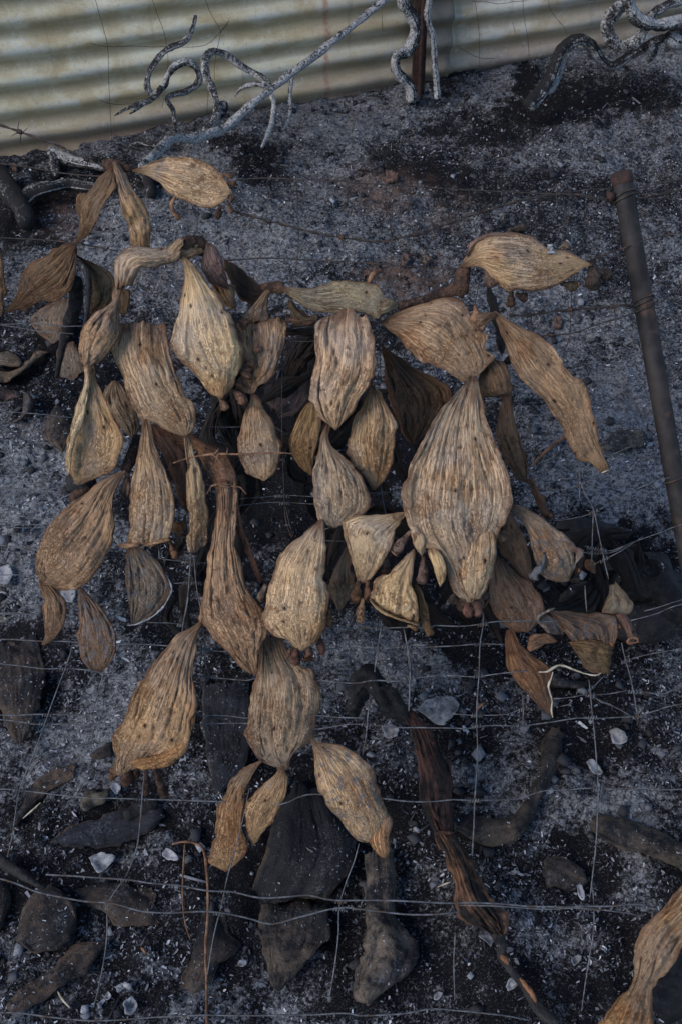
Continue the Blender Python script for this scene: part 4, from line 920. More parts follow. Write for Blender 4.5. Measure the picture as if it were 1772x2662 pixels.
pad(b, 'V1 340,660 330,720 380,790 430,830', 'V1 400,650 470,700 540,790 545,830', (-.03, -.04), (.10, .10, .11), name='ashen_scrap', mat=M_PADASH, closed=(False, True), lump=.03)

# -- burnt fibrous stalk running to the lower right
b = thing('burnt_stalk', 'charred fibrous cactus stalk twisting from the middle toward the lower right corner', 'burnt stalk', G(px('U7 1000,1040'))[0])
def stalkP(s, lift): return G(px(s), lift) if np.isscalar(lift) else np.array([G([q], l)[0] for q, l in zip(px(s), lift)])
def spx(P, r): return np.asarray(r) * ((P[:, :] - CAM) @ FWD / FPX)
P = stalkP('U4 935,590 945,500 965,420 1015,350 1060,380 1100,450 1180,540 1240,600', [.05, .10, .12, .14, .14, .13, .12, .11]); tube(b, 'black_end', P, spx(P, [10, 20, 24, 26, 24, 26, 24, 22]), M_CHAR, 16, .55, .004, taper_noise=.15)
pad(b, 'U5 118,360 150,430 195,520 202,600 238,700 232,800 258,900 298,1000 330,1022', 'U5 190,380 272,460 335,540 352,622 412,682 424,770 402,870 402,960 390,1014', (0, 0), (.095, .045, .036), ground=(-.05, -.12, .10), th=.022, bulge=.25, wr=.007, fr=.55, lump=.03, jit=4.5, mat=M_FIBRE, name='fibrous_segment', closed=(False, True))
pad(b, 'U7 445,188 490,262 512,340 530,430 545,530 600,592 680,632 720,642', 'U7 520,178 572,232 612,302 652,382 702,462 752,522 782,580 772,632', (0, 0), (.14, .072, .042), ground=(-.05, -.08, .06), th=.020, bulge=.25, wr=.007, fr=.55, lump=.03, jit=4.5, mat=M_FIBRE, name='fibrous_segment', closed=(False, True))
P = stalkP('U7 445,185 480,182 520,180', .085); tube(b, 'frayed_collar', P, spx(P, [4, 7, 5]), M_SINEW, 8, .5, .004)
P = stalkP('U7 720,630 748,690 752,740 790,800 832,850 890,930 940,1000 1000,1050', [.055, .045, .04, .035, .03, .03, .03, .03]); tube(b, 'thin_stem', P, spx(P, [17, 13, 11, 10, 11, 13, 15, 18]), M_CHAR, 12, .25, .005)
for s in ('U7 748,738 765,752 780,775', 'U7 835,838 860,870 885,905 905,945'):
    P = stalkP(s, .046); tube(b, 'bare_wood', P, spx(P, [5, 8, 4] if s.count(',') == 3 else [4, 7, 7, 4]), M_BARE, 8, .3, .004)

# -- bright pad in the lower right corner
b = thing('prickly_pear_branch', 'golden brown twisted pad cut off by the lower right corner of the view', 'dried cactus', G(px('U7 1350,1045'))[0], 'dried prickly pear hanging over the wire fence')
pad(b, 'U7 1640,340 1568,412 1482,520 1402,592 1362,662 1350,752 1342,852 1292,912 1222,992 1170,1060 1150,1100', 'U7 1760,520 1640,620 1568,690 1512,802 1442,872 1432,932 1445,1100', (.02, .0), (.36, .24, .125), closed=(False, False), wr=.006, fr=.6, bulge=.15, lump=.025, tw=.2)
# ------------------------------------------------------------------ burnt pads lying in the ash
low = []
def gpad(label, Ls, Rs, col, lift=.02, tilt=(0, 0), mat=None, group='burnt pads lying on the ash', bulge=.0, th=.005, closed=(True, True), name='burnt_pad', lump=.020, wr=.0014, **k):
    o = pad(None, Ls, Rs, (0, 0), col, name=name, ground=(tilt[0], tilt[1], lift * .6 + .003, .003), mat=mat or M_CHARPAD, th=th, bulge=bulge, closed=closed, lump=lump, wr=wr, jit=3.0, **k)
    tag(o, label, 'burnt cactus pad', group); low.append(o); return o
BRN = (.085, .058, .042); NVY = (.022, .025, .034); PAL = (.135, .105, .082); DBR = (.055, .040, .031)
gpad('black slab of pad with a brown foot at the left edge, under the lower wires', 'U3 -60,250 -40,400 0,560 50,690 80,752', 'U3 205,262 238,400 222,500 192,600 132,724', DBR, .03, closed=(False, True))
gpad('blue-black lens-shaped pad in the lower left ash', 'U6 740,105 720,60 600,58 450,108 330,150 240,215', 'U6 740,112 665,180 560,232 432,264 320,252 245,222', NVY, .035, (0, -.15))
gpad('rounded dark brown pad under the doubled wire, lower left', 'U6 340,500 240,418 160,440 108,500 88,570 78,660', 'U6 345,520 352,620 270,702 190,724 150,722 82,672', DBR, .03)
gpad('oblong dark pad beneath the doubled wire, right of the rounded one', 'U6 350,440 430,412 520,410 620,430 702,450', 'U6 380,520 470,540 525,602 620,612 722,602', DBR, .012, closed=(False, False))
gpad('long brown-black pad slanting into the lower left corner', 'U6 478,670 420,668 330,690 250,780 110,882 40,962', 'U6 480,690 402,790 300,872 182,942 62,1002 42,975', BRN, .025)
gpad('broken kite-shaped brown pad crossed by the brown twig', 'U6 930,540 905,600 880,700 820,860 870,902', 'U6 1030,560 1042,640 1092,692 1002,772 960,862 880,905', DBR, .012, closed=(False, True))
gpad('folded triangular pad pointing down under the doubled wire, lower middle', 'U6 1190,500 1168,600 1190,700 1220,852 1250,890', 'U6 1482,492 1492,622 1432,722 1332,822 1272,892', (.095, .075, .058), .035, (0, .1), closed=(False, True), lump=.02)
gpad('long pale brown slab standing beside the rough pad, lower middle', 'U7 130,270 128,450 132,640 92,800 80,930 150,952', 'U7 262,282 272,400 262,540 332,622 382,702 352,802 222,902 152,952', (.125, .10, .08), .05, (.15, 0), closed=(False, True), th=.02)
gpad('dark blue slab behind the lower left pads, dusted with ash', 'U4 60,420 60,600 80,780 110,950 150,1032', 'U4 330,380 332,560 312,700 332,800 262,922 160,1034', NVY, .03, closed=(False, True))
gpad('curved bowl-shaped pad half filled with ash, lower right', 'U5 905,465 850,560 842,700 750,850 690,930 560,930 402,900', 'U5 962,500 952,640 902,742 852,850 802,960 720,1062 622,1087 502,1052 402,985', (.07, .055, .042), .03, closed=(False, False), bulge=.2)
gpad('broad domed pad mostly under ash at the right edge', 'U5 1110,920 1250,925 1400,985 1568,1055 1700,1120', 'U5 1115,1010 1220,1080 1380,1120 1560,1200 1700,1260', (.075, .06, .045), .03, closed=(False, False))
gpad('small dark brown pad half sunk in ash, left of the right-hand wire', 'U5 880,1150 950,1130 1040,1180 1085,1240', 'U5 850,1230 900,1290 1000,1310 1080,1270', (.065, .050, .040), .015, closed=(False, True))
gpad('flat brown flake of skin slanting under the lowest left wire', 'U3 385,850 290,900 180,965 100,1080 55,1170', 'U3 385,900 370,945 250,1002 140,1100 100,1170', BRN, .01)
gpad('small olive-brown pad scrap left of the lower wire stay', 'U3 560,978 500,990 445,992 412,1060', 'U3 562,1000 540,1045 452,1102 415,1085', (.10, .085, .06), .02)
gpad('brown tongue of pad poking out beside the orange-footed pad', 'U3 580,740 520,760 480,790 458,810', 'U3 580,800 530,815 480,822 460,815', BRN, .02, closed=(False, True))
gpad('dark pad sliver at the left edge near the bottom', 'U6 -60,390 -70,500 -60,640', 'U6 30,400 52,440 42,560 0,625', DBR, .02, closed=(False, False))
gpad('pale dusty pad lying below the dark pair at the left', 'T3 290,540 210,580 172,612 205,690 300,762', 'T3 420,500 412,560 402,650 382,722 330,765', (.23, .185, .145), .03, closed=(False, True), mat=M_PAD)
gpad('pale grey pad at the foot of the burnt stalk on the left', 'T3 390,770 335,800 342,900 350,962 420,988', 'T3 450,770 480,862 494,930 440,985', (.19, .155, .12), .02, closed=(False, True), mat=M_PAD)
gpad('grey-brown upper one of two stacked pads at the left edge', 'T3 -60,822 0,815 100,830 132,872', 'T3 -60,912 0,908 60,914 122,906', (.14, .115, .09), .05, closed=(False, True), mat=M_PAD)
gpad('grey leaf-shaped lower one of two stacked pads at the left edge', 'T3 280,815 230,806 170,850 120,915 40,925 -60,930', 'T3 272,830 170,905 110,950 60,985 0,1000 -60,1000', (.17, .145, .115), .03, closed=(True, False), mat=M_PAD)
gpad('reddish dark pad sunk in ash at the left edge below the stacked pads', 'V2 -60,360 60,370 150,410 205,460', 'V2 -60,500 60,510 150,500 200,480', (.085, .048, .04), .02, closed=(False, True))
gpad('dark strap of pad curving through curled ash on the left', 'V2 225,420 215,520 190,620 120,680', 'V2 290,430 300,540 240,640 160,690', (.07, .06, .055), .02)
gpad('dark brown pad behind the pale-edged pad on the left', 'V2 500,560 430,640 380,740 400,830 480,860', 'V2 600,560 650,640 640,760 610,900 560,960', (.085, .06, .045), .05, closed=(False, False))
gpad('grey pad lying by the pipe post, right of the sloping pad', 'U2 1110,225 1180,165 1260,138 1340,150', 'U2 1120,275 1200,270 1290,262 1350,240 1348,190', (.10, .09, .075), .03, closed=(True, False))
gpad('black pad beneath the middle of the lower chain', 'U4 560,1010 480,1200 420,1400 360,1560 330,1650', 'U4 760,1010 900,1230 960,1330 900,1500 800,1640', (.016, .016, .018), .04, closed=(False, False))
gpad('dusky pad under the reddish pads, with ash on top', 'V1 530,480 600,400 700,370 820,380', 'V1 520,620 640,630 760,640 860,600', (.055, .045, .04), .12, closed=(False, False))
gpad('brown slab between the bark scrap and the white root', 'V1 440,1180 520,1200 640,1230 760,1230', 'V1 440,1290 560,1300 680,1310 750,1300', (.075, .055, .045), .03, closed=(False, False))
gpad('dull purple charred slab across the dark gap in the middle', 'T4 440,1020 330,1000 310,1090 340,1150', 'T4 560,1050 600,1120 560,1200 440,1190', (.05, .032, .03), .14, closed=(False, False), group='charred pads under the fence', mat=M_FIBRE)
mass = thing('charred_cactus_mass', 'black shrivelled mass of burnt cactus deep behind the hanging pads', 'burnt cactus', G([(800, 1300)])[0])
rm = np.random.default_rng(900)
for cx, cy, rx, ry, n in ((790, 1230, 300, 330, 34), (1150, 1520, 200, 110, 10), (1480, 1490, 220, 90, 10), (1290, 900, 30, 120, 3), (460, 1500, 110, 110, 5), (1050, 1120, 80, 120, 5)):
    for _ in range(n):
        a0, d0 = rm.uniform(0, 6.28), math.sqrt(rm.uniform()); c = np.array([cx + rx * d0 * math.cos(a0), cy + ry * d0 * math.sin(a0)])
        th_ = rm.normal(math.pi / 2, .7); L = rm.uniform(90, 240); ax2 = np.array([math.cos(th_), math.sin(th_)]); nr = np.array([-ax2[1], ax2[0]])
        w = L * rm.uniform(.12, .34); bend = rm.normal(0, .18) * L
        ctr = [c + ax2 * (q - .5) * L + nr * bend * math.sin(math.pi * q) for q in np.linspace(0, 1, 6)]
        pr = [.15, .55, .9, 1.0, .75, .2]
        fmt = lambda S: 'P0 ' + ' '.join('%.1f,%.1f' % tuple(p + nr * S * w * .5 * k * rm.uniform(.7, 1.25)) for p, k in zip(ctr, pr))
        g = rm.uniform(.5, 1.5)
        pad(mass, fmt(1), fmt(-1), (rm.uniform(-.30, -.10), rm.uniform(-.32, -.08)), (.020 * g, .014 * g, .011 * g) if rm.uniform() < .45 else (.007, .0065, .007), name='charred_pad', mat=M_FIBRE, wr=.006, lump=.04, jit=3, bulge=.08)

# ------------------------------------------------------------------ charred logs and branches
def gtube(o, name, s, r, mat, lift, sides=11, rough=.25, color=None, step=.008):
    p = px(s); l = np.interp(np.linspace(0, 1, len(p)), np.linspace(0, 1, len(np.atleast_1d(lift))), np.atleast_1d(lift))
    P = np.array([G([q], a)[0] for q, a in zip(p, l)]); k = (P - CAM) @ FWD / FPX
    rr = np.interp(np.linspace(0, 1, len(p)), np.linspace(0, 1, len(r)), r) * k
    return tube(o, name, P, rr, mat, sides, rough, step, color=color, taper_noise=.08)
t = gtube(None, 'charred_log', 'U2 840,720 960,735 1100,745 1250,765', [22, 30, 28, 16], M_CHAR, .06); tag(t, 'black charred log lying right of the ash-dusted small pad', 'log')
t = gtube(None, 'charred_log', 'V1 860,230 1000,240 1160,300 1320,400 1480,520 1640,640', [60, 66, 70, 70, 66, 60], M_CHAR, .07, 16, .3); tag(t, 'thick black log with a grey knot ring, running under the post', 'log')
q = G(px('V1 1310,262'), .14)[0]; an = np.linspace(0, 2 * np.pi, 17)[:-1][:, None]; an = np.vstack([an, an[:1]])
V, F, uv = tube_arrays(q + .017 * (np.cos(an) * RT + np.sin(an) * (UP * .9)), .0028, 8, 1.2, 77); mesh_obj('knot_ring', V, F, M_BRANCH, t, None, uv, color=(.2, .2, .2))
t = gtube(None, 'charred_log', 'V1 980,700 1150,690 1350,680 1600,640', [44, 52, 56, 50], M_CHAR, .04, 14, .3); tag(t, 'black log behind the hollow fruit at the right edge', 'log')
t = gtube(None, 'charred_log', 'U7 1420,930 1500,860 1600,820', [60, 70, 70], M_CHAR, .03, 14, .3); tag(t, 'black log end behind the corner pad', 'log')
t = gtube(None, 'charred_log', 'U3 640,1120 720,1085 800,1060', [14, 20, 14], M_CHAR, .01); tag(t, 'small black charcoal stick beside the blue-black pad', 'log')
t = gtube(None, 'charred_stick', 'U6 -20,280 40,330 110,375 200,430', [14, 13, 11, 8], M_CHAR, .02); tag(t, 'black curved stick at the left edge above the doubled wire', 'stick')

def wtube(parent, name, s, r, off, ash, sides=14, step=.006, rough=.20):
    p = px(s); o = np.interp(np.linspace(0, 1, len(p)), np.linspace(0, 1, len(off)), off)
    P = Wl(p, o); k = (P - CAM) @ FWD / FPX
    rr = np.interp(np.linspace(0, 1, len(p)), np.linspace(0, 1, len(r)), r) * k * .9
    P[:, 2] = np.maximum(P[:, 2], ground_h(P[:, 0], P[:, 1]) + rr * .5)
    return tube(parent, name, P, rr, M_BRANCH, sides, rough, step, color=(ash, ash, ash, 1), taper_noise=.16)
GR = 'burnt branches against the iron wall'
t = thing('burnt_branch', 'long burnt branch slanting up across the wall, with curling side shoots', 'branch', Wl(px('T1 700,715'), .5)[0], GR)
wtube(t, 'limb', 'T1 636,755 690,712 740,660 790,628 880,626 960,602 1020,578 1100,510 1180,440 1250,388 1320,330 1420,258 1500,192 1568,140 T2 100,98 228,-6 340,-90', [9, 13, 14, 14, 15, 13, 12, 11, 11, 11, 11, 10, 10, 10, 10, 10, 9], [.62, .5, .42, .36, .32, .28, .24, .2], .64)
wtube(t, 'side_shoot', 'T1 1222,388 1195,362 1150,330 1080,290 1020,248 965,232 930,268 936,340 968,420 985,490 972,550 935,592', [9, 10, 10, 10, 10, 10, 11, 11, 11, 11, 11, 12], [.24, .16, .12, .16, .26, .36], .56)
wtube(t, 'side_shoot', 'T1 1200,388 1165,380 1130,384 1090,402 1065,435', [7, 7, 6, 5, 3], [.24, .2], .36)
wtube(t, 'side_shoot', 'T1 1212,395 1240,470 1230,560 1205,625 1185,668', [7, 8, 7, 6, 4], [.24, .40], .50)
wtube(t, 'side_shoot', 'T1 1322,335 1312,440 1312,510 1298,560 1282,585', [7, 6, 5, 4, 2], [.24, .34], .44)
wtube(t, 'side_shoot', 'T1 985,470 1020,470 1012,510 985,540', [6, 7, 8, 5], [.24, .28], .30)
t = thing('burnt_branch', 'looped burnt branch curling like a snake low on the iron wall', 'branch', Wl(px('T1 795,600'), .2)[0], GR)
wtube(t, 'limb', 'T1 888,70 868,140 832,192 770,216 712,268 672,345 672,405 700,424 745,388 762,342 798,296 850,280 892,312 902,368 852,410 785,428 758,450 788,510 796,606', [5, 7, 8, 9, 9, 9, 9, 9, 9, 9, 9, 9, 10, 9, 9, 8, 8, 7, 5], [.10, .10, .12, .14, .2], .50)
wtube(t, 'side_shoot', 'T1 735,395 700,436 660,462 610,478 560,500 518,526', [9, 9, 8, 7, 4, 2], [.12, .14], .52)
wtube(t, 'side_shoot', 'T1 655,464 625,490 588,516', [6, 5, 2], [.12, .13], .45)
t = wtube(None, 'burnt_branch', 'T2 300,-30 315,20 350,85 360,150 328,225 280,252 272,312 305,360 338,400 342,455', [17, 18, 18, 18, 17, 16, 16, 16, 16, 14], [.10, .12, .14, .16], .40); tag(t, 'thick wavy ash-coated branch standing left of the steel picket', 'branch', GR)
t = wtube(None, 'burnt_branch', 'T2 425,-30 415,80 440,175 448,300 458,400 462,450', [10, 10, 10, 9, 9, 8], [.10, .13, .18], .44); tag(t, 'thin wavy ash-coated branch standing right of the steel picket', 'branch', GR)
t = thing('burnt_branch', 'arched burnt branch rising from the ash and running off to the upper right', 'branch', Wl(px('T2 890,470'), .4)[0], GR)
wtube(t, 'limb', 'T2 870,480 905,440 960,375 990,300 1008,245 1050,200 1110,182 1160,212 1195,268 1250,298 1330,252 1420,202 1568,142 1700,100', [20, 19, 18, 17, 17, 17, 17, 17, 15, 14, 13, 13, 13, 13], [.40, .34, .30, .30, .30, .30], .30)
wtube(t, 'side_shoot', 'T2 960,420 985,395 1015,320 1040,270', [6, 8, 7, 5], [.36, .30], .60)
wtube(t, 'side_shoot', 'T2 1440,200 1435,240 1415,265', [13, 14, 12], [.34, .36], .46)
t = thing('burnt_branch', 'thick branch coiled into a ring in the upper right corner', 'branch', Wl(px('T2 1250,190'), .3)[0], GR)
wtube(t, 'limb', 'T2 1330,15 1270,45 1235,90 1228,140 1255,192 1305,212 1360,188 1392,140 1412,110 1440,60', [17, 18, 18, 18, 18, 18, 17, 16, 16, 14], [.30, .32, .36, .36], .56)
wtube(t, 'limb', 'T2 1320,-20 1335,40 1365,85 1410,108 1480,112 1568,92 1700,70', [18, 18, 18, 17, 16, 16, 16], [.36, .38, .38], .54)
t = thing('burnt_branch', 'two straight ash-coated limbs side by side at the upper right edge', 'branch', Wl(px('T2 1500,40'), .34)[0], GR)
wtube(t, 'limb', 'T2 1420,75 1470,40 1530,12 1650,-20', [12, 13, 13, 12], [.34, .34], .46)
wtube(t, 'limb', 'T2 1440,55 1500,25 1568,-20', [8, 9, 9], [.26, .26], .36)
t = wtube(None, 'burnt_branch', 'T2 1505,165 1530,185 1600,195', [16, 22, 22], [.36, .36], .44); tag(t, 'short pale stump of branch at the right edge under the coil', 'branch', GR)
t = thing('burnt_branch', 'ash-topped black branch lying on the ground under the barbed wire, left', 'branch', G(px('T1 120,1000'))[0], GR)
def lt(par, name, s, r, lift, ash): 
    o = gtube(par, name, s, r, M_BRANCH, lift, 12, .2); o.color = (ash, ash, ash, 1); return o
lt(t, 'limb', 'T1 -30,760 0,800 40,860 80,910 110,960 125,1010', [26, 26, 26, 22], [.06, .03], .02)
lt(t, 'limb', 'T1 95,930 130,890 175,865 230,850 290,838 350,838 430,850', [24, 22, 17, 17, 15, 12], [.03, .05], .30)
t = lt(None, 'burnt_branch', 'T1 235,690 290,715 360,738 430,752 480,765', [14, 15, 13, 10], [.03, .03], .46); tag(t, 'ash-grey branch lying at the foot of the wall, left of the knot', 'branch', GR)
t = lt(None, 'burnt_branch', 'T1 250,700 252,750 262,800', [15, 18, 12], [.03, .01], .2); tag(t, 'black branch stub under the ash-grey branch, left', 'branch', GR)
t = lt(None, 'burnt_branch', 'T1 590,650 640,640 690,655 735,650', [5, 7, 8, 7], [.02, .03], .42); tag(t, 'thin black twig on the ash left of the long branch foot', 'branch', GR)
t = lt(None, 'burnt_branch', 'T1 600,760 660,790 690,880', [12, 14, 14], [.04, .02], .1); tag(t, 'black branch end behind the top left pads', 'branch', GR)

# ------------------------------------------------------------------ pipe post
pt, pb = px('T2 1290,790')[0], np.array([1960, 2420])
top = Fn([pt], .015)[0]; foot = G([pb], -.05)[0]
post = thing('pipe_post', 'dark rusted pipe post leaning over at the right, with wire tied round it', 'fence post', foot)
ax = (top - foot) / np.linalg.norm(top - foot); LP = np.linalg.norm(top - foot); RP = .0142
tt = np.linspace(0, 1, 90)
V, F, uv = tube_arrays(foot + (top - foot) * tt[:, None], RP * (1 + .03 * (vnoise(tt * 30, tt * 0, 5) - .5)), 24, .03, 8, cap=False)
mesh_obj('pipe', V, F, M_PIPE, post, None, uv)
an = np.linspace(0, 2 * np.pi, 25)[:, None]; bx = np.cross(ax, [0, 0, 1.0]); bx /= np.linalg.norm(bx); by = np.cross(ax, bx)
V, F, uv = tube_arrays(np.array([top - ax * .016, top - ax * .012, top - ax * .001, top + ax * .002, top + ax * .001, top - ax * .004]), RP * np.array([1.01, 1.08, 1.09, 1.04, .9, .6]), 24, .05, 9); mesh_obj('rusted_cap', V, F, M_RUST, post, None, uv)
def ring(c, n, r=RP * 1.10, tilt=.25, k=1, mat=None, th=.0016):
    out = []
    for i in range(k):
        a = np.linspace(0, 2 * np.pi, 26)[:, None]
        P = c + ax * (i * .0034) + r * (np.cos(a) * bx + np.sin(a) * by) + ax * r * tilt * np.cos(a + i)
        out.append(tube_arrays(P, th, 6, .1, 3))
    V, F, uv = join(out); return mesh_obj('wire_tie', V, F, mat or M_WIRED, post, None, uv)
def on_post(p):
    """point of the post axis seen nearest a photograph pixel"""
    q = foot + (top - foot) * np.linspace(0, 1.0, 400)[:, None]; a, c = project(q)
    return q[np.argmin(np.abs(c - p[1]))]
for s, k in (('T2 1300,895', 2), ('T5 1350,525', 2), ('T5 1355,565', 1), ('U2 1500,440', 1)): ring(on_post(px(s)[0]), None, k=k)
c = on_post(px('T2 1300,870')[0]) - bx * 0
stub = Fn(px('T2 1232,892 1262,888'), .012); V, F, uv = tube_arrays(spline(stub, n=6), [.008, .0085, .008, .007, .006, .004], 14, .2, 4); mesh_obj('bolt', V, F, M_RUST, post, None, uv)

# ------------------------------------------------------------------ wire fence
fence = thing('wire_mesh_fence', 'sagging galvanised stock wire fence carrying the dried cactus', 'wire fence', Fn([(886, 2500)])[0])
LINES = []; STAYS = []
def wire(s, kind='line_wire', r=.0011, off=0.0, mat=None, par=None, plane='F'):
    p = px(s)
    P = Fn(p, off) if plane == 'F' else Wl(p, off)
    w = .0016 if kind != 'stay_wire' else .001
    if plane == 'F':
        L = np.concatenate([[0], np.cumsum(np.linalg.norm(np.diff(P, axis=0), axis=1))])
        Q = spline(P, step=.012); k = np.arange(len(Q)) * .35; sd = nseed()
        Q = Q + FN * ((vnoise(k, 0 * k, sd) - .5) * w * 2.0)[:, None] + np.array([0, FN[2], -FN[1]]) * ((vnoise(k, 0 * k + 3, sd) - .5) * w * 2.2)[:, None]
    else: Q = spline(P, step=.02)
    V, F, uv = tube_arrays(Q, r * .74, 6, .12, nseed())
    o = mesh_obj(kind, V, F, mat or M_WIRE, par or fence, None, uv)
    if par is None: (LINES if kind == 'line_wire' else STAYS).append((p, off))
    return o
W1 = .0013
for s in ('U3 -60,345 0,350 122,362 240,375 340,372 460,380 530,390 700,402 900,406 1060,410 1280,425 U4 340,372 730,378 940,398 1060,375 1200,378 1280,362 1460,352 1568,360 U5 350,212 520,211 660,200 780,190',
          'U3 -60,600 0,605 210,605 400,610 520,596 630,595 800,600 1010,605 1250,620 U4 500,590 720,578 880,590 1000,595',
          'U3 -60,620 0,630 180,650 430,655 630,645 800,645 1000,648 1255,650 U4 500,655 720,655 830,640 930,628 1080,640 1200,645 1568,655 U5 460,475 550,462 740,462 950,440 1110,422 1340,415 1480,375 1568,355 1700,330',
          'U3 -60,975 0,980 100,990 300,1012 560,1028 720,1035 1100,1050 U4 300,1092 520,1095 640,1055 720,1045 900,1060 1120,1070 1290,1080 U5 300,845 410,840 500,845 650,842 740,835 870,795 1000,790 1240,785 1568,788 1700,790',
          'U3 -60,215 0,222 200,230 370,235 550,240 690,245 850,255 1000,268 1150,280 U1 190,1440 400,1432 640,1428 770,1425 860,1418 1080,1420 1250,1412 1400,1405 U2 0,1410 240,1405 390,1400 540,1402'):
    wire(s, r=W1)
wire('U6 -60,380 0,390 120,430 180,450 360,485 470,497 700,540 970,543 1100,565 1220,588 1350,560 1530,525 U7 100,530 200,540 340,553 450,545 560,540', r=.0016, off=.012)
wire('U6 210,365 400,380 650,398 830,420 1080,455 1200,470 1380,465 1500,490 U7 120,490 280,487 530,495 760,505 1000,520 1110,512 1300,505 1400,505', r=.0016, off=.014)
wire('U7 560,512 760,512 1000,524 1110,520 1300,535 1370,552', r=.0014, off=.012)
wire('U6 -60,990 0,998 150,1005 400,1030 800,1010 U7 0,1000 100,1010 300,1000 450,975 700,1005 880,1030', r=.0014)
wire('U1 640,1300 780,1305 960,1298 1060,1310 1160,1310 1400,1300 U2 100,1290 300,1300 480,1275 640,1270 760,1265 850,1262', r=.0012)
for s in ('U1 275,555 420,545 530,537 700,535 900,532 1040,525 1220,512', 'U1 275,597 440,577 530,580 700,580 900,560', 'U1 770,730 830,712', 'U1 640,800 780,795 900,800', 'U1 400,945 480,940',
          'T6 800,895 880,905 1110,922 1210,930', 'T6 980,1038 1190,1047', 'T6 560,885 640,888 760,893 900,902', 'T6 600,1030 730,1030 900,1034', 'T6 860,1270 980,1278 1100,1295', 'T3 1150,1252 1250,1248 1400,1250 1500,1252',
          'T4 430,680 600,672', 'T4 400,752 600,750', 'T6 1000,745 1090,752', 'T6 1000,770 1090,776', 'U1 1030,610 1060,580', 'U1 1300,1050 1400,1052'):
    wire(s, r=.0008, off=-.01)
for s in ('T3 -60,652 0,655 120,650 250,655 400,664 490,672', 'T3 -60,648 0,660 130,680 250,695 430,712', 'T3 -60,1155 0,1160 200,1178 420,1195', 'T6 -60,488 0,490 160,502 300,498 410,470', 'T6 -60,480 0,488 200,508 410,516', 'T6 -60,684 0,690 140,702 280,705',
          'T6 -60,700 0,702 140,716 290,714', 'T6 -60,818 0,825 200,860', 'T6 -60,998 0,998 200,1000', 'T6 -60,1205 0,1210 140,1222 240,1228', 'V3 150,1760 240,1800 310,1815', 'U3 0,85 120,92 210,97'):
    wire(s, r=.0010, off=-.02)
for s in ('U2 680,428 780,437 900,440 970,405 1040,360', 'U2 720,497 820,502 900,500 1000,460 1130,415 1240,375', 'U2 820,675 900,668 1000,650 1100,610 1280,510 1420,450 1500,428', 'U2 980,862 1060,868 1160,860 1260,810 1400,760 1568,705 1700,660', 'U2 1000,835 1130,855 1260,815',
          'U2 1050,942 1180,870 1300,800', 'U2 1270,1260 1420,1222 1500,1180 1568,1160 1680,1130', 'U2 1345,1202 1460,1175 1568,1140 1680,1110', 'U5 910,325 1000,322 1090,308 1300,290 1470,295 1568,260 1700,220', 'U5 1090,285 1130,250 1168,212', 'U5 1100,310 1160,340 1240,380 1340,435', 'U5 1110,308 1150,338 1205,355',
          'U5 400,408 520,412 660,405 740,385 805,358', 'U5 1280,135 1400,105 1568,75 1700,50', 'U2 1110,318 1190,280 1290,240', 'T5 590,1190 700,1184 830,1184', 'T5 -80,735 0,738 60,740', 'T5 430,724 500,730', 'U2 730,340 830,310'):
    wire(s, r=.0010, off=-.005)
for s in ('T4 505,-60 500,0 508,130 505,260 470,430 430,640 412,900 410,1250 U1 527,300 530,400 536,560 545,680 580,775', 'T4 1050,-60 1048,0 1040,150 1040,300 1005,470 980,560 975,760 985,1000',
          'U1 545,600 556,660 585,775', 'T1 1340,820 1350,1000 1345,1200', 'T1 900,940 893,1050', 'T2 225,830 235,960 255,1085', 'T2 600,850 615,960 635,1065', 'T2 1025,890 1040,980 1050,1085', 'T5 400,350 380,440 360,545', 'T5 905,-20 900,90 905,160', 'T5 945,365 925,450 918,600 915,710 890,790 872,850',
          'T2 1365,930 1430,990 1500,1060', 'T5 1440,350 1425,440', 'T5 1470,700 1490,900 1500,1100'):
    wire(s, 'stay_wire', .0008, .002, M_WIRED)
for s in ('T6 562,1000 568,1050 578,1090', 'U2 965,330 972,430 970,550', 'U2 965,430 1000,520 1050,610 1090,800 1120,940 1140,1020', 'U2 1052,600 1045,740 1040,920', 'U2 1000,1060 1004,1130 1012,1205', 'U2 1215,1390 1232,1470 1255,1550 U5 1300,200 1325,320 1342,425',
          'U2 412,1215 405,1310 390,1400 385,1560 U5 520,400 525,600 515,800 505,1000 497,1120', 'U5 150,-30 165,40 182,150 184,260 176,392', 'U1 1102,1255 1085,1380 1062,1560 U4 1065,290', 'U4 1035,460 1022,560 1010,700 985,830', 'U1 1232,1310 1250,1440 1265,1560 U4 1266,300 1258,555',
          'U5 1092,230 1105,350 1120,500 1132,650 1140,800 1135,950 1125,1100 1110,1220 1098,1350 U7 1160,400 1168,600 1150,730 1130,850 1112,985', 'U5 755,300 758,380 755,462', 'U1 1096,470 1108,560 1125,640', 'T6 1115,855 1105,1000 1095,1130 1075,1240 1060,1345', 'T6 1130,890 1145,1050 1170,1205', 'T6 920,810 926,860 930,900',
          'U3 962,0 950,70 930,155', 'U3 1038,170 1045,270 1045,340 1068,412', 'U3 1068,418 1030,455 1015,520 1005,560 990,635', 'U3 372,240 355,310 330,380 280,510 235,635 180,790 120,930 95,1010 70,1175 U6 55,200 35,290', 'U3 527,395 510,460 490,530 465,600 440,650', 'U3 738,900 725,1030 720,1170 U6 640,40 636,130 622,240 575,370 535,430 492,492',
          'U6 478,500 486,560 485,650 472,760 448,880 425,970', 'U6 1130,-20 1095,140 1065,260 1030,380 1005,500 970,640 940,820', 'U4 970,1330 940,1440 890,1568 U6 1535,520 1532,640 1515,780 1488,945', 'U7 628,-10 625,140 618,280', 'U7 540,640 534,760 538,935', 'U7 1110,490 1112,530 1090,560', 'U5 20,40 10,110 2,190'):
    wire(s, 'stay_wire', .0011, .002)
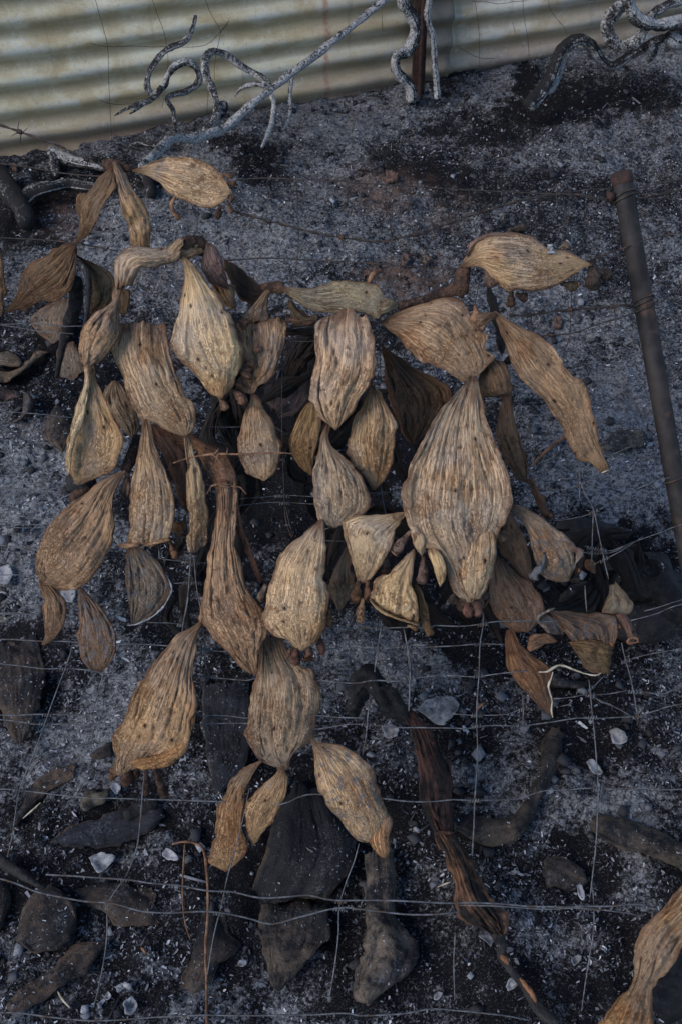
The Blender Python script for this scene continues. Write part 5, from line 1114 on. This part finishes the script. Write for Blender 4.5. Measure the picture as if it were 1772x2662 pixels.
# wrapped knots where stays cross line wires, all together one part
kn = []
for p, o in LINES:
    for q, o2 in STAYS:
        for a in range(len(p) - 1):
            for c in range(len(q) - 1):
                d1 = p[a + 1] - p[a]; d2 = q[c + 1] - q[c]; den = d1[0] * d2[1] - d1[1] * d2[0]
                if abs(den) < 1e-6: continue
                w = q[c] - p[a]; s1 = (w[0] * d2[1] - w[1] * d2[0]) / den; s2 = (w[0] * d1[1] - w[1] * d1[0]) / den
                if 0 <= s1 <= 1 and 0 <= s2 <= 1:
                    X = Fn([p[a] + d1 * s1], (o + o2) / 2)[0]; T = Fn([p[a + 1]], o)[0] - Fn([p[a]], o)[0]; T /= np.linalg.norm(T)
                    A = np.cross(T, FN); ang = np.linspace(0, 8 * np.pi, 34)[:, None]
                    H = X + T * (np.linspace(-.007, .007, 34)[:, None]) + .0022 * (np.cos(ang) * A + np.sin(ang) * FN)
                    kn.append(tube_arrays(H, .0008, 5, 0, 1))
V, F, uv = join(kn); ko = mesh_obj('wire_knots', V, F, M_WIRE, fence, None, uv); ko['kind'] = 'stuff'

# barbed and plain top wires, each strand a thing of its own
def barbed(label, s, off, r=.0011, barbs=.11, twist=True):
    P = spline(Fn(px(s), off), step=.004)
    t = thing('barbed_wire', label, 'barbed wire', P[0], 'barbed wires along the fence')
    T = np.gradient(P, axis=0); T /= np.linalg.norm(T, axis=1)[:, None]; A = np.cross(T, FN); B = np.cross(T, A)
    ph = np.arange(len(P)) * .55
    for k in (0, np.pi):
        H = P + r * 1.05 * (np.cos(ph + k)[:, None] * A + np.sin(ph + k)[:, None] * B)
        V, F, uv = tube_arrays(H, r, 6, .1, nseed()); mesh_obj('strand', V, F, M_WIRED, t, None, uv)
    n = max(2, int(barbs / .004)); 
    for i in range(n // 2, len(P) - 4, n):
        out = []
        for sgn in (1, -1):
            an = np.linspace(0, 4 * np.pi, 20)[:, None]
            H = P[i] + T[i] * np.linspace(-.003, .003, 20)[:, None] * sgn + r * 2.6 * (np.cos(an) * A[i] + np.sin(an) * B[i])
            e = (A[i] + B[i] * sgn * .6) * .014 + T[i] * .004 * sgn
            H = np.vstack([P[i] - e, H, P[i] + e]); out.append(tube_arrays(H, np.concatenate([[.0003], np.full(20, .0009), [.0003]]), 5, 0, 1))
        V, F, uv = join(out); mesh_obj('barb', V, F, M_WIRED, t, None, uv)
    return t
barbed('barbed wire dropping from the upper left edge to the top left knot', 'T1 -60,548 0,565 100,600 240,650 330,690 400,725 475,752', .02)
barbed('barbed wire sagging across the ash from the top left pads up to the post', 'T1 1060,958 1180,990 1300,1022 1430,1055 1568,1078 T2 100,1085 200,1095 300,1075 400,1050 600,980 760,930 900,895 1050,880 1230,905', .015)
barbed('barbed wire pair pulled tight left of the post, beneath the fish-shaped pad', 'T5 560,600 640,605 750,592 870,575 1080,560 1290,540', .01, barbs=.06)
barbed('barbed wire leaving the post to the right edge', 'T2 1345,905 1420,890 1500,872 1568,858 1650,840', .01)
def plain(label, s, off, r=.0010):
    P = spline(Fn(px(s), off), step=.012); V, F, uv = tube_arrays(P, r, 6, .12, nseed())
    o = mesh_obj('plain_wire', V, F, M_WIRED, None, P[0], uv); tag(o, label, 'wire', 'plain wires along the fence')
plain('thin dark wire from the left edge to behind the top left knot', 'T1 -60,730 0,740 150,760 290,785 430,797 520,800', .01)
plain('thin wire joining the rightmost top left pad to the post', 'T1 1070,815 1200,806 1330,812 1568,820 T2 80,828 300,840 500,855 700,865 1000,878 1130,858 1262,856', .01)
plain('thin wire running right from the post head', 'T2 1340,865 1400,845 1500,822 1568,812 1660,800', .01)
plain('thin wire behind the bent arch, from the left edge', 'T3 -60,150 60,155 250,165 430,182 560,205 690,232', -.01)
plain('thin wire from the purple pad to the fish-shaped pad', 'T4 80,285 200,278 300,270 450,275 640,287 800,292 1000,308 1200,325 1450,338', .0)
plain('wire rising from the fish-shaped pad tip to the post and beyond', 'T5 1050,275 1130,245 1230,212 1340,170 1450,142 1568,120 1650,105', .005)
plain('lower wire rising to the post under the barbed pair', 'T5 760,722 850,716 930,710 1010,680 1100,648 1200,620 1295,588', .0)
plain('wire from the post to the right edge at mid height', 'T5 1420,535 1450,515 1500,510 1568,505 1650,500', .0)

# light mesh hung on the wall
wm = thing('wall_netting', 'rusty thin wire netting hanging loosely in front of the iron wall', 'wire netting', Wl(px('T1 500,640'), .05)[0])
for s in ('T1 425,-30 450,60 475,150 490,225 495,400 502,520 508,660', 'T1 685,-20 715,70 745,150 762,260 756,350 735,490', 'T1 925,-20 950,50 980,105 1000,142 985,220 972,300 972,360', 'T2 625,-20 638,60 648,150 650,250 652,345', 'T2 845,-20 852,80 868,170 875,260 882,335',
          'T2 962,-10 968,40 1000,85 1040,135 1046,180', 'T1 945,400 940,480 938,520', 'T2 208,50 212,140', 'T5 0,0 1,2' if False else 'T2 800,100 812,150'):
    wire(s, 'stay_wire', .0009, .05, M_WIRED, wm, 'W')
for s in ('T1 408,195 490,212 600,208 700,213 760,210 850,214 920,208 955,190 990,155 1032,108', 'T1 450,452 510,472 570,472 640,465', 'T2 615,5 680,8 740,18 800,8 860,4', 'T2 555,212 600,240 650,262 720,264', 'T1 1000,142 1040,90'):
    wire(s, 'line_wire', .0009, .055, M_WIRED, wm, 'W')

# ------------------------------------------------------------------ small things on the ground
def gtw(label, s, r, mat, lift, name='dry_twig', cat='twig', group='loose twigs on the ash'):
    P = np.array([G([q], lift)[0] for q in px(s)]); o = tube(None, name, P, r, mat, 6, .3, .006); tag(o, label, cat, group); return o
t = gtw('tall bent reddish twig standing in the lower left ash', 'U6 780,232 830,220 885,226 925,262 940,400 942,540 932,700 936,850 937,1060', [.0012, .0016, .002, .0022, .0018, .0018, .0020, .0018, .002], M_TWIG, .05)
gtw('thinner dark twig hanging beside the bent reddish twig', 'U6 838,228 832,320 828,420 832,540 848,620 862,660', [.001, .0013, .0012, .0011, .0009, .0006], M_TWIG, .03)
gtw('pale straw on the brown flake of skin, lower left', 'U3 118,1132 160,1095 208,1052', [.0006, .0014, .0008], M_ROOT, .03)
gtw('short pale stick near the bottom left corner', 'U6 262,895 285,935 318,972', [.0012, .0016, .001], M_ROOT, .012)
gtw('burnt twig in the ash below the big white flakes', 'U6 640,700 665,725', [.0012, .0018], M_TWIG, .01)
gtw('dark twig under the sloping pad tip', 'U2 690,360 760,290 880,190', [.002, .004, .003], M_TWIG, .02)
gtw('thin pale stick beside the long burnt stalk', 'U7 460,425 490,412 518,402', [.0008, .0014, .001], M_ROOT, .02)
gtw('orange leaf stem fragment by the middle stay wire', 'U5 520,385 540,362 562,345', [.001, .003, .0006], M_TWIG, .06)

def chip(name, label, s, mat, lift=.006, th=.003, cat='ash flake', group='larger pale flakes in the ash'):
    """an irregular curled flake: its outline on the ash, with thickness"""
    p = px(s); c = p.mean(0); n = 26
    q = spline(np.vstack([p, p[:1]]), n=n + 1)[:-1]
    sd = nseed(); rings = (1.0, .92, .6, .25); V = []
    for side in (1, -1):
        for kf, k in enumerate(rings):
            P = G(c + (q - c) * (k + (.26 * k * (vnoise(np.arange(n) * .7, 0 * np.arange(n), sd) - .5))[:, None]), 0)
            z = ground_h(*G([c])[0][:2]) + lift
            P[:, 2] = z + side * th * (0.25 if kf == 0 else 1) * .5 + .5 * (P[:, 2] - z) + (.010 * fbm(P[:, 0] * 60, P[:, 1] * 60, sd, 2)) + .006 * k
            V.append(P)
    V = np.vstack(V); F = []
    for base, rev in ((0, 0), (4 * n, 1)):
        for r in range(3):
            for j in range(n):
                f = (base + r * n + j, base + r * n + (j + 1) % n, base + (r + 1) * n + (j + 1) % n, base + (r + 1) * n + j); F.append(f[::-1] if rev else f)
        f = tuple(base + 3 * n + j for j in range(n)); F.append(f[::-1] if rev else f)
    for j in range(n): F.append((j, 4 * n + j, 4 * n + (j + 1) % n, (j + 1) % n))
    o = mesh_obj(name, V, F, mat, None, V.mean(0), None); tag(o, label, cat, group); low.append(o); return o
W = M_WHITE
chip('ash_flake', 'white pebble-like flake, right one of the bottom pair below the burnt stalk', 'U7 762,885 785,848 818,855 815,885 780,906', W, .01)
chip('ash_flake', 'white oval flake, left one of the bottom pair below the pale slab', 'U7 440,925 462,905 482,918 465,942 445,945', W, .01)
chip('ash_flake', 'largest white flake, under the blue-black pad at lower left', 'U6 415,305 440,285 515,288 522,320 470,360 440,370', W, .01)
chip('ash_flake', 'smooth lilac flake right of the largest white flake', 'U6 735,285 760,258 800,285 812,318 760,315', mat_simple('lilac_ash', (.20, .20, .22), (.36, .35, .37), 60, .9, .3), .008)
chip('ash_flake', 'white flake curled like a hook near the bottom, left of the brown twig', 'U6 530,890 560,870 600,872 604,900 580,912 565,890 540,915', W, .01)
chip('ash_flake', 'crumbling white lump under the hooked flake', 'U6 560,950 600,925 628,960 620,1000 580,1012', W, .01)
chip('ash_flake', 'small white flake right of the kite-shaped pad', 'U6 1080,780 1100,760 1122,772 1110,795 1088,795', W, .012)
chip('ash_flake', 'pale flake low in the ash left of the hooked flake', 'U6 478,930 495,905 512,930 490,945', W, .008)
chip('ash_flake', 'pale flake under the lower left wire by the olive scrap', 'U3 570,985 600,965 622,985 605,1022 580,1010', mat_simple('grey_ash', (.16, .16, .175), (.32, .32, .34), 60, .9, .4), .01)
chip('ash_flake', 'ragged pale ash sheet beside the burnt stalk, middle right', 'U5 225,405 290,335 350,325 430,365 400,420 350,480 285,455', mat_simple('pale_ash', (.10, .105, .115), (.25, .255, .265), 70, .9, .8), .01, .002)
chip('ash_flake', 'bluish white ash puff above the ragged ash sheet', 'U5 145,245 180,230 212,250 205,275 165,278', W, .012)
chip('ash_flake', 'grey ash lump left of the burnt stalk', 'U5 35,490 80,470 125,490 110,530 60,540', mat_simple('grey_ash_lump', (.12, .125, .135), (.28, .28, .29), 70, .9, .8), .01)
chip('ash_flake', 'white crumb on the black pad under the lower chain', 'U6 1372,270 1390,258 1402,285 1435,288 1428,310 1400,300', W, .06)
chip('ash_flake', 'grey ash clump at the right, beside the long stay wire', 'U5 1185,510 1230,498 1280,540 1250,580 1200,560', mat_simple('ash_clump', (.10, .10, .11), (.25, .25, .26), 80, .9, .9), .015, .005)
chip('ash_flake', 'pale ash clump touching the long stay wire, right', 'U5 1075,670 1100,655 1150,710 1140,735 1095,715', W, .012, .005)
chip('ash_flake', 'white dot flake inside the bowl-shaped pad', 'U5 670,745 690,738 695,760 678,766', W, .03)
chip('ash_flake', 'bluish splinter of ash by the doubled wire, right', 'U7 1080,435 1100,430 1118,480 1108,505 1088,480', mat_simple('blue_ash', (.18, .19, .22), (.34, .35, .38), 60, .9, .4), .02)
chip('ash_flake', 'hooked grey flake against the thin end of the burnt stalk', 'U7 635,655 680,650 712,670 700,705 680,690 650,668', mat_simple('hook_ash', (.11, .11, .12), (.2, .2, .21), 60, .9, .4), .01)
chip('ash_flake', 'thin pale flake right of the pale slab, by the wire', 'U7 775,372 800,360 828,368 800,380', W, .01)
chip('ash_flake', 'grey flat flake right of the long lower slab', 'U7 1060,760 1090,738 1105,755 1075,790', mat_simple('slate_ash', (.12, .125, .135), (.22, .22, .23), 60, .9, .4), .008)
chip('ash_flake', 'pale blue flake at the lower left edge', 'T6 0,970 60,962 85,1010 70,1060 20,1080 0,1040', mat_simple('sky_ash', (.14, .145, .16), (.26, .265, .28), 30, .9, .4), .01)
chip('ash_flake', 'blue-grey flake between the two small hanging pads, lower left', 'T6 360,1105 440,1098 450,1130 420,1172 370,1150', mat_simple('steel_ash', (.14, .145, .16), (.26, .265, .28), 30, .9, .4), .01)
chip('ash_flake', 'small grey flake left of the rust-coloured hanging pad', 'T6 0,1268 30,1260 52,1272 30,1284 8,1284', mat_simple('dun_ash', (.12, .12, .10), (.2, .19, .17), 30, .9, .4), .008)
for s, lab in (('T4 1100,285 1140,280 1150,310 1110,335', 'red clay lump below the sagging barbed wire, upper middle'), ('T4 1240,290 1265,300 1258,330 1238,325', 'smaller red clay lump right of the first'), ('T4 885,380 915,375 920,405 890,408', 'red clay lump behind the horizontal pad'),
               ('T2 225,800 265,795 275,830 230,840', 'reddish clod at a stay wire in the upper middle'), ('V3 130,240 180,235 190,270 140,275', 'reddish clod on the ash under the barbed wire, upper left'), ('T5 820,640 855,645 860,690 825,690', 'brown clod below the tight barbed pair')):
    chip('clay_lump', lab, s, M_BRICK, .012, .014, 'clay lump', 'fired clay lumps in the ash')

# ------------------------------------------------------------------ loose ash, uncountable
dg = bpy.context.evaluated_depsgraph_get()
Vs, Fs, k = [], [], 0
trees = []
class_of = []
def bvh_of(objs):
    V = []; F = []; k = 0
    for o in objs:
        me = o.data; co = np.empty(len(me.vertices) * 3, np.float32); me.vertices.foreach_get('co', co); co = co.reshape(-1, 3) + origin_of(o)
        V += [tuple(c) for c in co.tolist()]; F += [tuple(i + k for i in p.vertices) for p in me.polygons]; k += len(co)
    return BVHTree.FromPolygons(V, F)
low_bvh = bvh_of(low)
def scatter(n, x0, x1, y0, y1, smin, smax, seed, tone_shift=0.0, region=None, name='ash_flakes', lab=None, aspect=(.25, .7), tilt=.45):
    r = np.random.default_rng(seed)
    X = r.uniform(x0, x1, n); Y = r.uniform(y0, y1, n)
    Z = ground_h(X, Y)
    q = project(np.stack([X, Y, Z], 1))
    keep = (q[0] > -160) & (q[0] < 1932) & (q[1] > -60) & (q[1] < 2760)
    dens = fbm(X * 11, Y * 11, seed, 3) + .5
    keep &= r.uniform(0, 1, n) < np.clip(.15 + 2.6 * (dens - .36), .05, 1)
    keep &= r.uniform(0, 1, n) > .75 * np.clip(blobs(CHAR_SHADE[:2], X, Y, np.stack([X, Y, Z], 1), 51) * 1.4, 0, 1)
    wall_side = (np.stack([X, Y], 1) - WA[:2]) @ WM[:2]; keep &= wall_side > .02
    if region:
        rx = blobs(region, X, Y, np.stack([X, Y, Z], 1), seed); keep &= rx > r.uniform(0, 1, n)
    X, Y, Z = X[keep], Y[keep], Z[keep]; n = len(X)
    P = np.stack([X, Y, Z], 1)
    ch = blobs(CHAR_SHADE, X, Y, P, 51); ah = blobs(ASHES, X, Y, P, 61)
    onpad = np.zeros(n, bool)
    lowmask = np.ones(n, bool)
    for i in range(n):
        hitp = low_bvh.ray_cast(Vector((X[i], Y[i], 1.2)), Vector((0, 0, -1)))[0]
        if hitp is not None and hitp.z > Z[i] - .002:
            Z[i] = hitp.z + .0005; onpad[i] = True
            if r.uniform() > .42: lowmask[i] = False
    X, Y, Z, ch, ah, onpad = X[lowmask], Y[lowmask], Z[lowmask], ch[lowmask], ah[lowmask], onpad[lowmask]; n = len(X)
    s = smin * (smax / smin) ** (r.uniform(0, 1, n) ** 1.6)
    s = np.where(onpad, s * .6, s)
    w = s * r.uniform(*aspect, n)
    a = r.uniform(0, 2 * np.pi, n)
    t1 = r.normal(0, tilt, n); t2 = r.normal(0, tilt, n)
    ux = np.stack([np.cos(a), np.sin(a), t1], 1); uy = np.stack([-np.sin(a), np.cos(a), t2], 1)
    ux /= np.linalg.norm(ux, axis=1)[:, None]; uy /= np.linalg.norm(uy, axis=1)[:, None]
    nz = np.cross(ux, uy)
    c = np.stack([X, Y, Z + s * .14 * np.clip(np.abs(t1) + np.abs(t2), .2, 1.2)], 1)
    cs = []
    for ex, ey in ((-.5, -.4), (0, -.5), (.5, -.35), (.45, .4), (.05, .5), (-.45, .35)):
        jx = r.uniform(.65, 1.25, n); jy = r.uniform(.6, 1.3, n)
        cs.append(c + ux * (s * ex * jx)[:, None] + uy * (w * ey * jy)[:, None] + nz * (s * (abs(ex) * 2) ** 2 * r.uniform(-.06, .16, n))[:, None])
    V = np.stack(cs, 1).reshape(-1, 3)
    b = np.arange(n)[:, None] * 6
    F = np.concatenate([b + np.array([[0, 1, 4, 5]]), b + np.array([[1, 2, 3, 4]])], axis=0)
    br = r.uniform(0, 1, n) < np.clip(.40 + .30 * ah - .28 * ch, .08, .8)
    tone = np.clip(np.where(br, r.normal(.71 + tone_shift, .14, n), r.normal(.42 + tone_shift, .14, n)), 0, 1)
    o = mesh_obj(name, V, F, M_FLAKE, None, np.zeros(3), None, {'tone': np.repeat(tone, 6)}, smooth=False)
    o['kind'] = 'stuff'; o['label'] = lab
    return o
scatter(190000, -1.0, 1.1, .14, 1.45,   .0030, .0092, 301, lab='fine grey and black ash flakes near the camera', aspect=(.16, .5))
scatter(120000, -1.3, 1.5, 1.40, 2.5, .0032, .0105, 302, tone_shift=-.06, lab='ash flakes on the middle ground', aspect=(.2, .6))
scatter(120000, -1.7, 2.0, 2.45, 4.2, .0035, .009, 303, -.13, lab='coarser grey ash grit by the wall', aspect=(.5, .95), tilt=.6)
scatter(1500, -1.0, 1.1, .14, 2.1, .008, .015, 304, .06, lab='larger curled ash scraps', name='ash_scraps', aspect=(.25, .6))

scatter(90000, -1.4, 1.5, .14, 2.3, .007, .024, 305, -.04, region=[(110, 1290, 130, 200, .45), (1130, 1850, 80, 110, .18), (1600, 1950, 140, 110, .10), (330, 1560, 80, 110, .16), (1430, 1620, 70, 50, .12), (300, 2500, 260, 90, .10), (700, 2450, 200, 100, .06)],
        lab='curled blue-grey sheets of ash in drifts', name='ash_sheets', aspect=(.2, .55), tilt=.55)

def lumps(n, x0, x1, y0, y1, smin, smax, seed, name, lab, stick=False):
    r = np.random.default_rng(seed)
    X = r.uniform(x0, x1, n); Y = r.uniform(y0, y1, n); P = np.stack([X, Y, ground_h(X, Y)], 1)
    q = project(P); keep = (q[0] > -160) & (q[0] < 1932) & (q[1] > -60) & (q[1] < 2760) & ((P[:, :2] - WA[:2]) @ WM[:2] > .03)
    keep &= r.uniform(0, 1, n) < np.clip(.1 + 3.0 * (fbm(X * 5, Y * 5, seed, 3) + .08), .05, 1)
    P = P[keep]; n = len(P); s = smin * (smax / smin) ** (r.uniform(0, 1, n) ** 2.2)
    a = r.uniform(0, 2 * np.pi, n); el = r.normal(0, .25, n)
    ux = np.stack([np.cos(a) * np.cos(el), np.sin(a) * np.cos(el), np.sin(el)], 1); uy = np.stack([-np.sin(a), np.cos(a), 0 * a], 1); uz = np.cross(ux, uy)
    w = s * (r.uniform(.05, .10, n) if stick else r.uniform(.55, .95, n)); h = s * (r.uniform(.05, .10, n) if stick else r.uniform(.35, .8, n))
    V = []
    for i, (ex, ey, ez) in enumerate([(x, y, z) for z in (-.5, .5) for x, y in ((-.5, -.5), (.5, -.5), (.5, .5), (-.5, .5))]):
        j = r.uniform(.55, 1.25, (n, 3))
        V.append(P + ux * (s * ex * j[:, 0])[:, None] + uy * (w * ey * j[:, 1])[:, None] + uz * (h * ez * j[:, 2])[:, None] + np.array([0, 0, 1.0]) * (h * .22)[:, None])
    V = np.stack(V, 1).reshape(-1, 3)
    F = (np.arange(n)[:, None, None] * 8 + np.array([[3, 2, 1, 0], [4, 5, 6, 7], [0, 1, 5, 4], [1, 2, 6, 5], [2, 3, 7, 6], [3, 0, 4, 7]])[None]).reshape(-1, 4)
    tone = np.clip(np.where(r.uniform(0, 1, n) < .30, r.normal(.60, .1, n), r.normal(.30, .14, n)), 0, 1)
    o = mesh_obj(name, V, F, M_FLAKE, None, np.zeros(3), None, {'tone': np.repeat(tone, 8)}, smooth=False); o['kind'] = 'stuff'; o['label'] = lab
lumps(22000, -1.7, 1.9, .14, 4.1, .004, .020, 501, 'charcoal_crumbs', 'crumbs of charcoal and burnt soil strewn over the ash')
lumps(3500, -1.7, 1.9, .14, 4.1, .012, .060, 502, 'burnt_straw', 'short burnt straws and twig bits in the ash', stick=True)
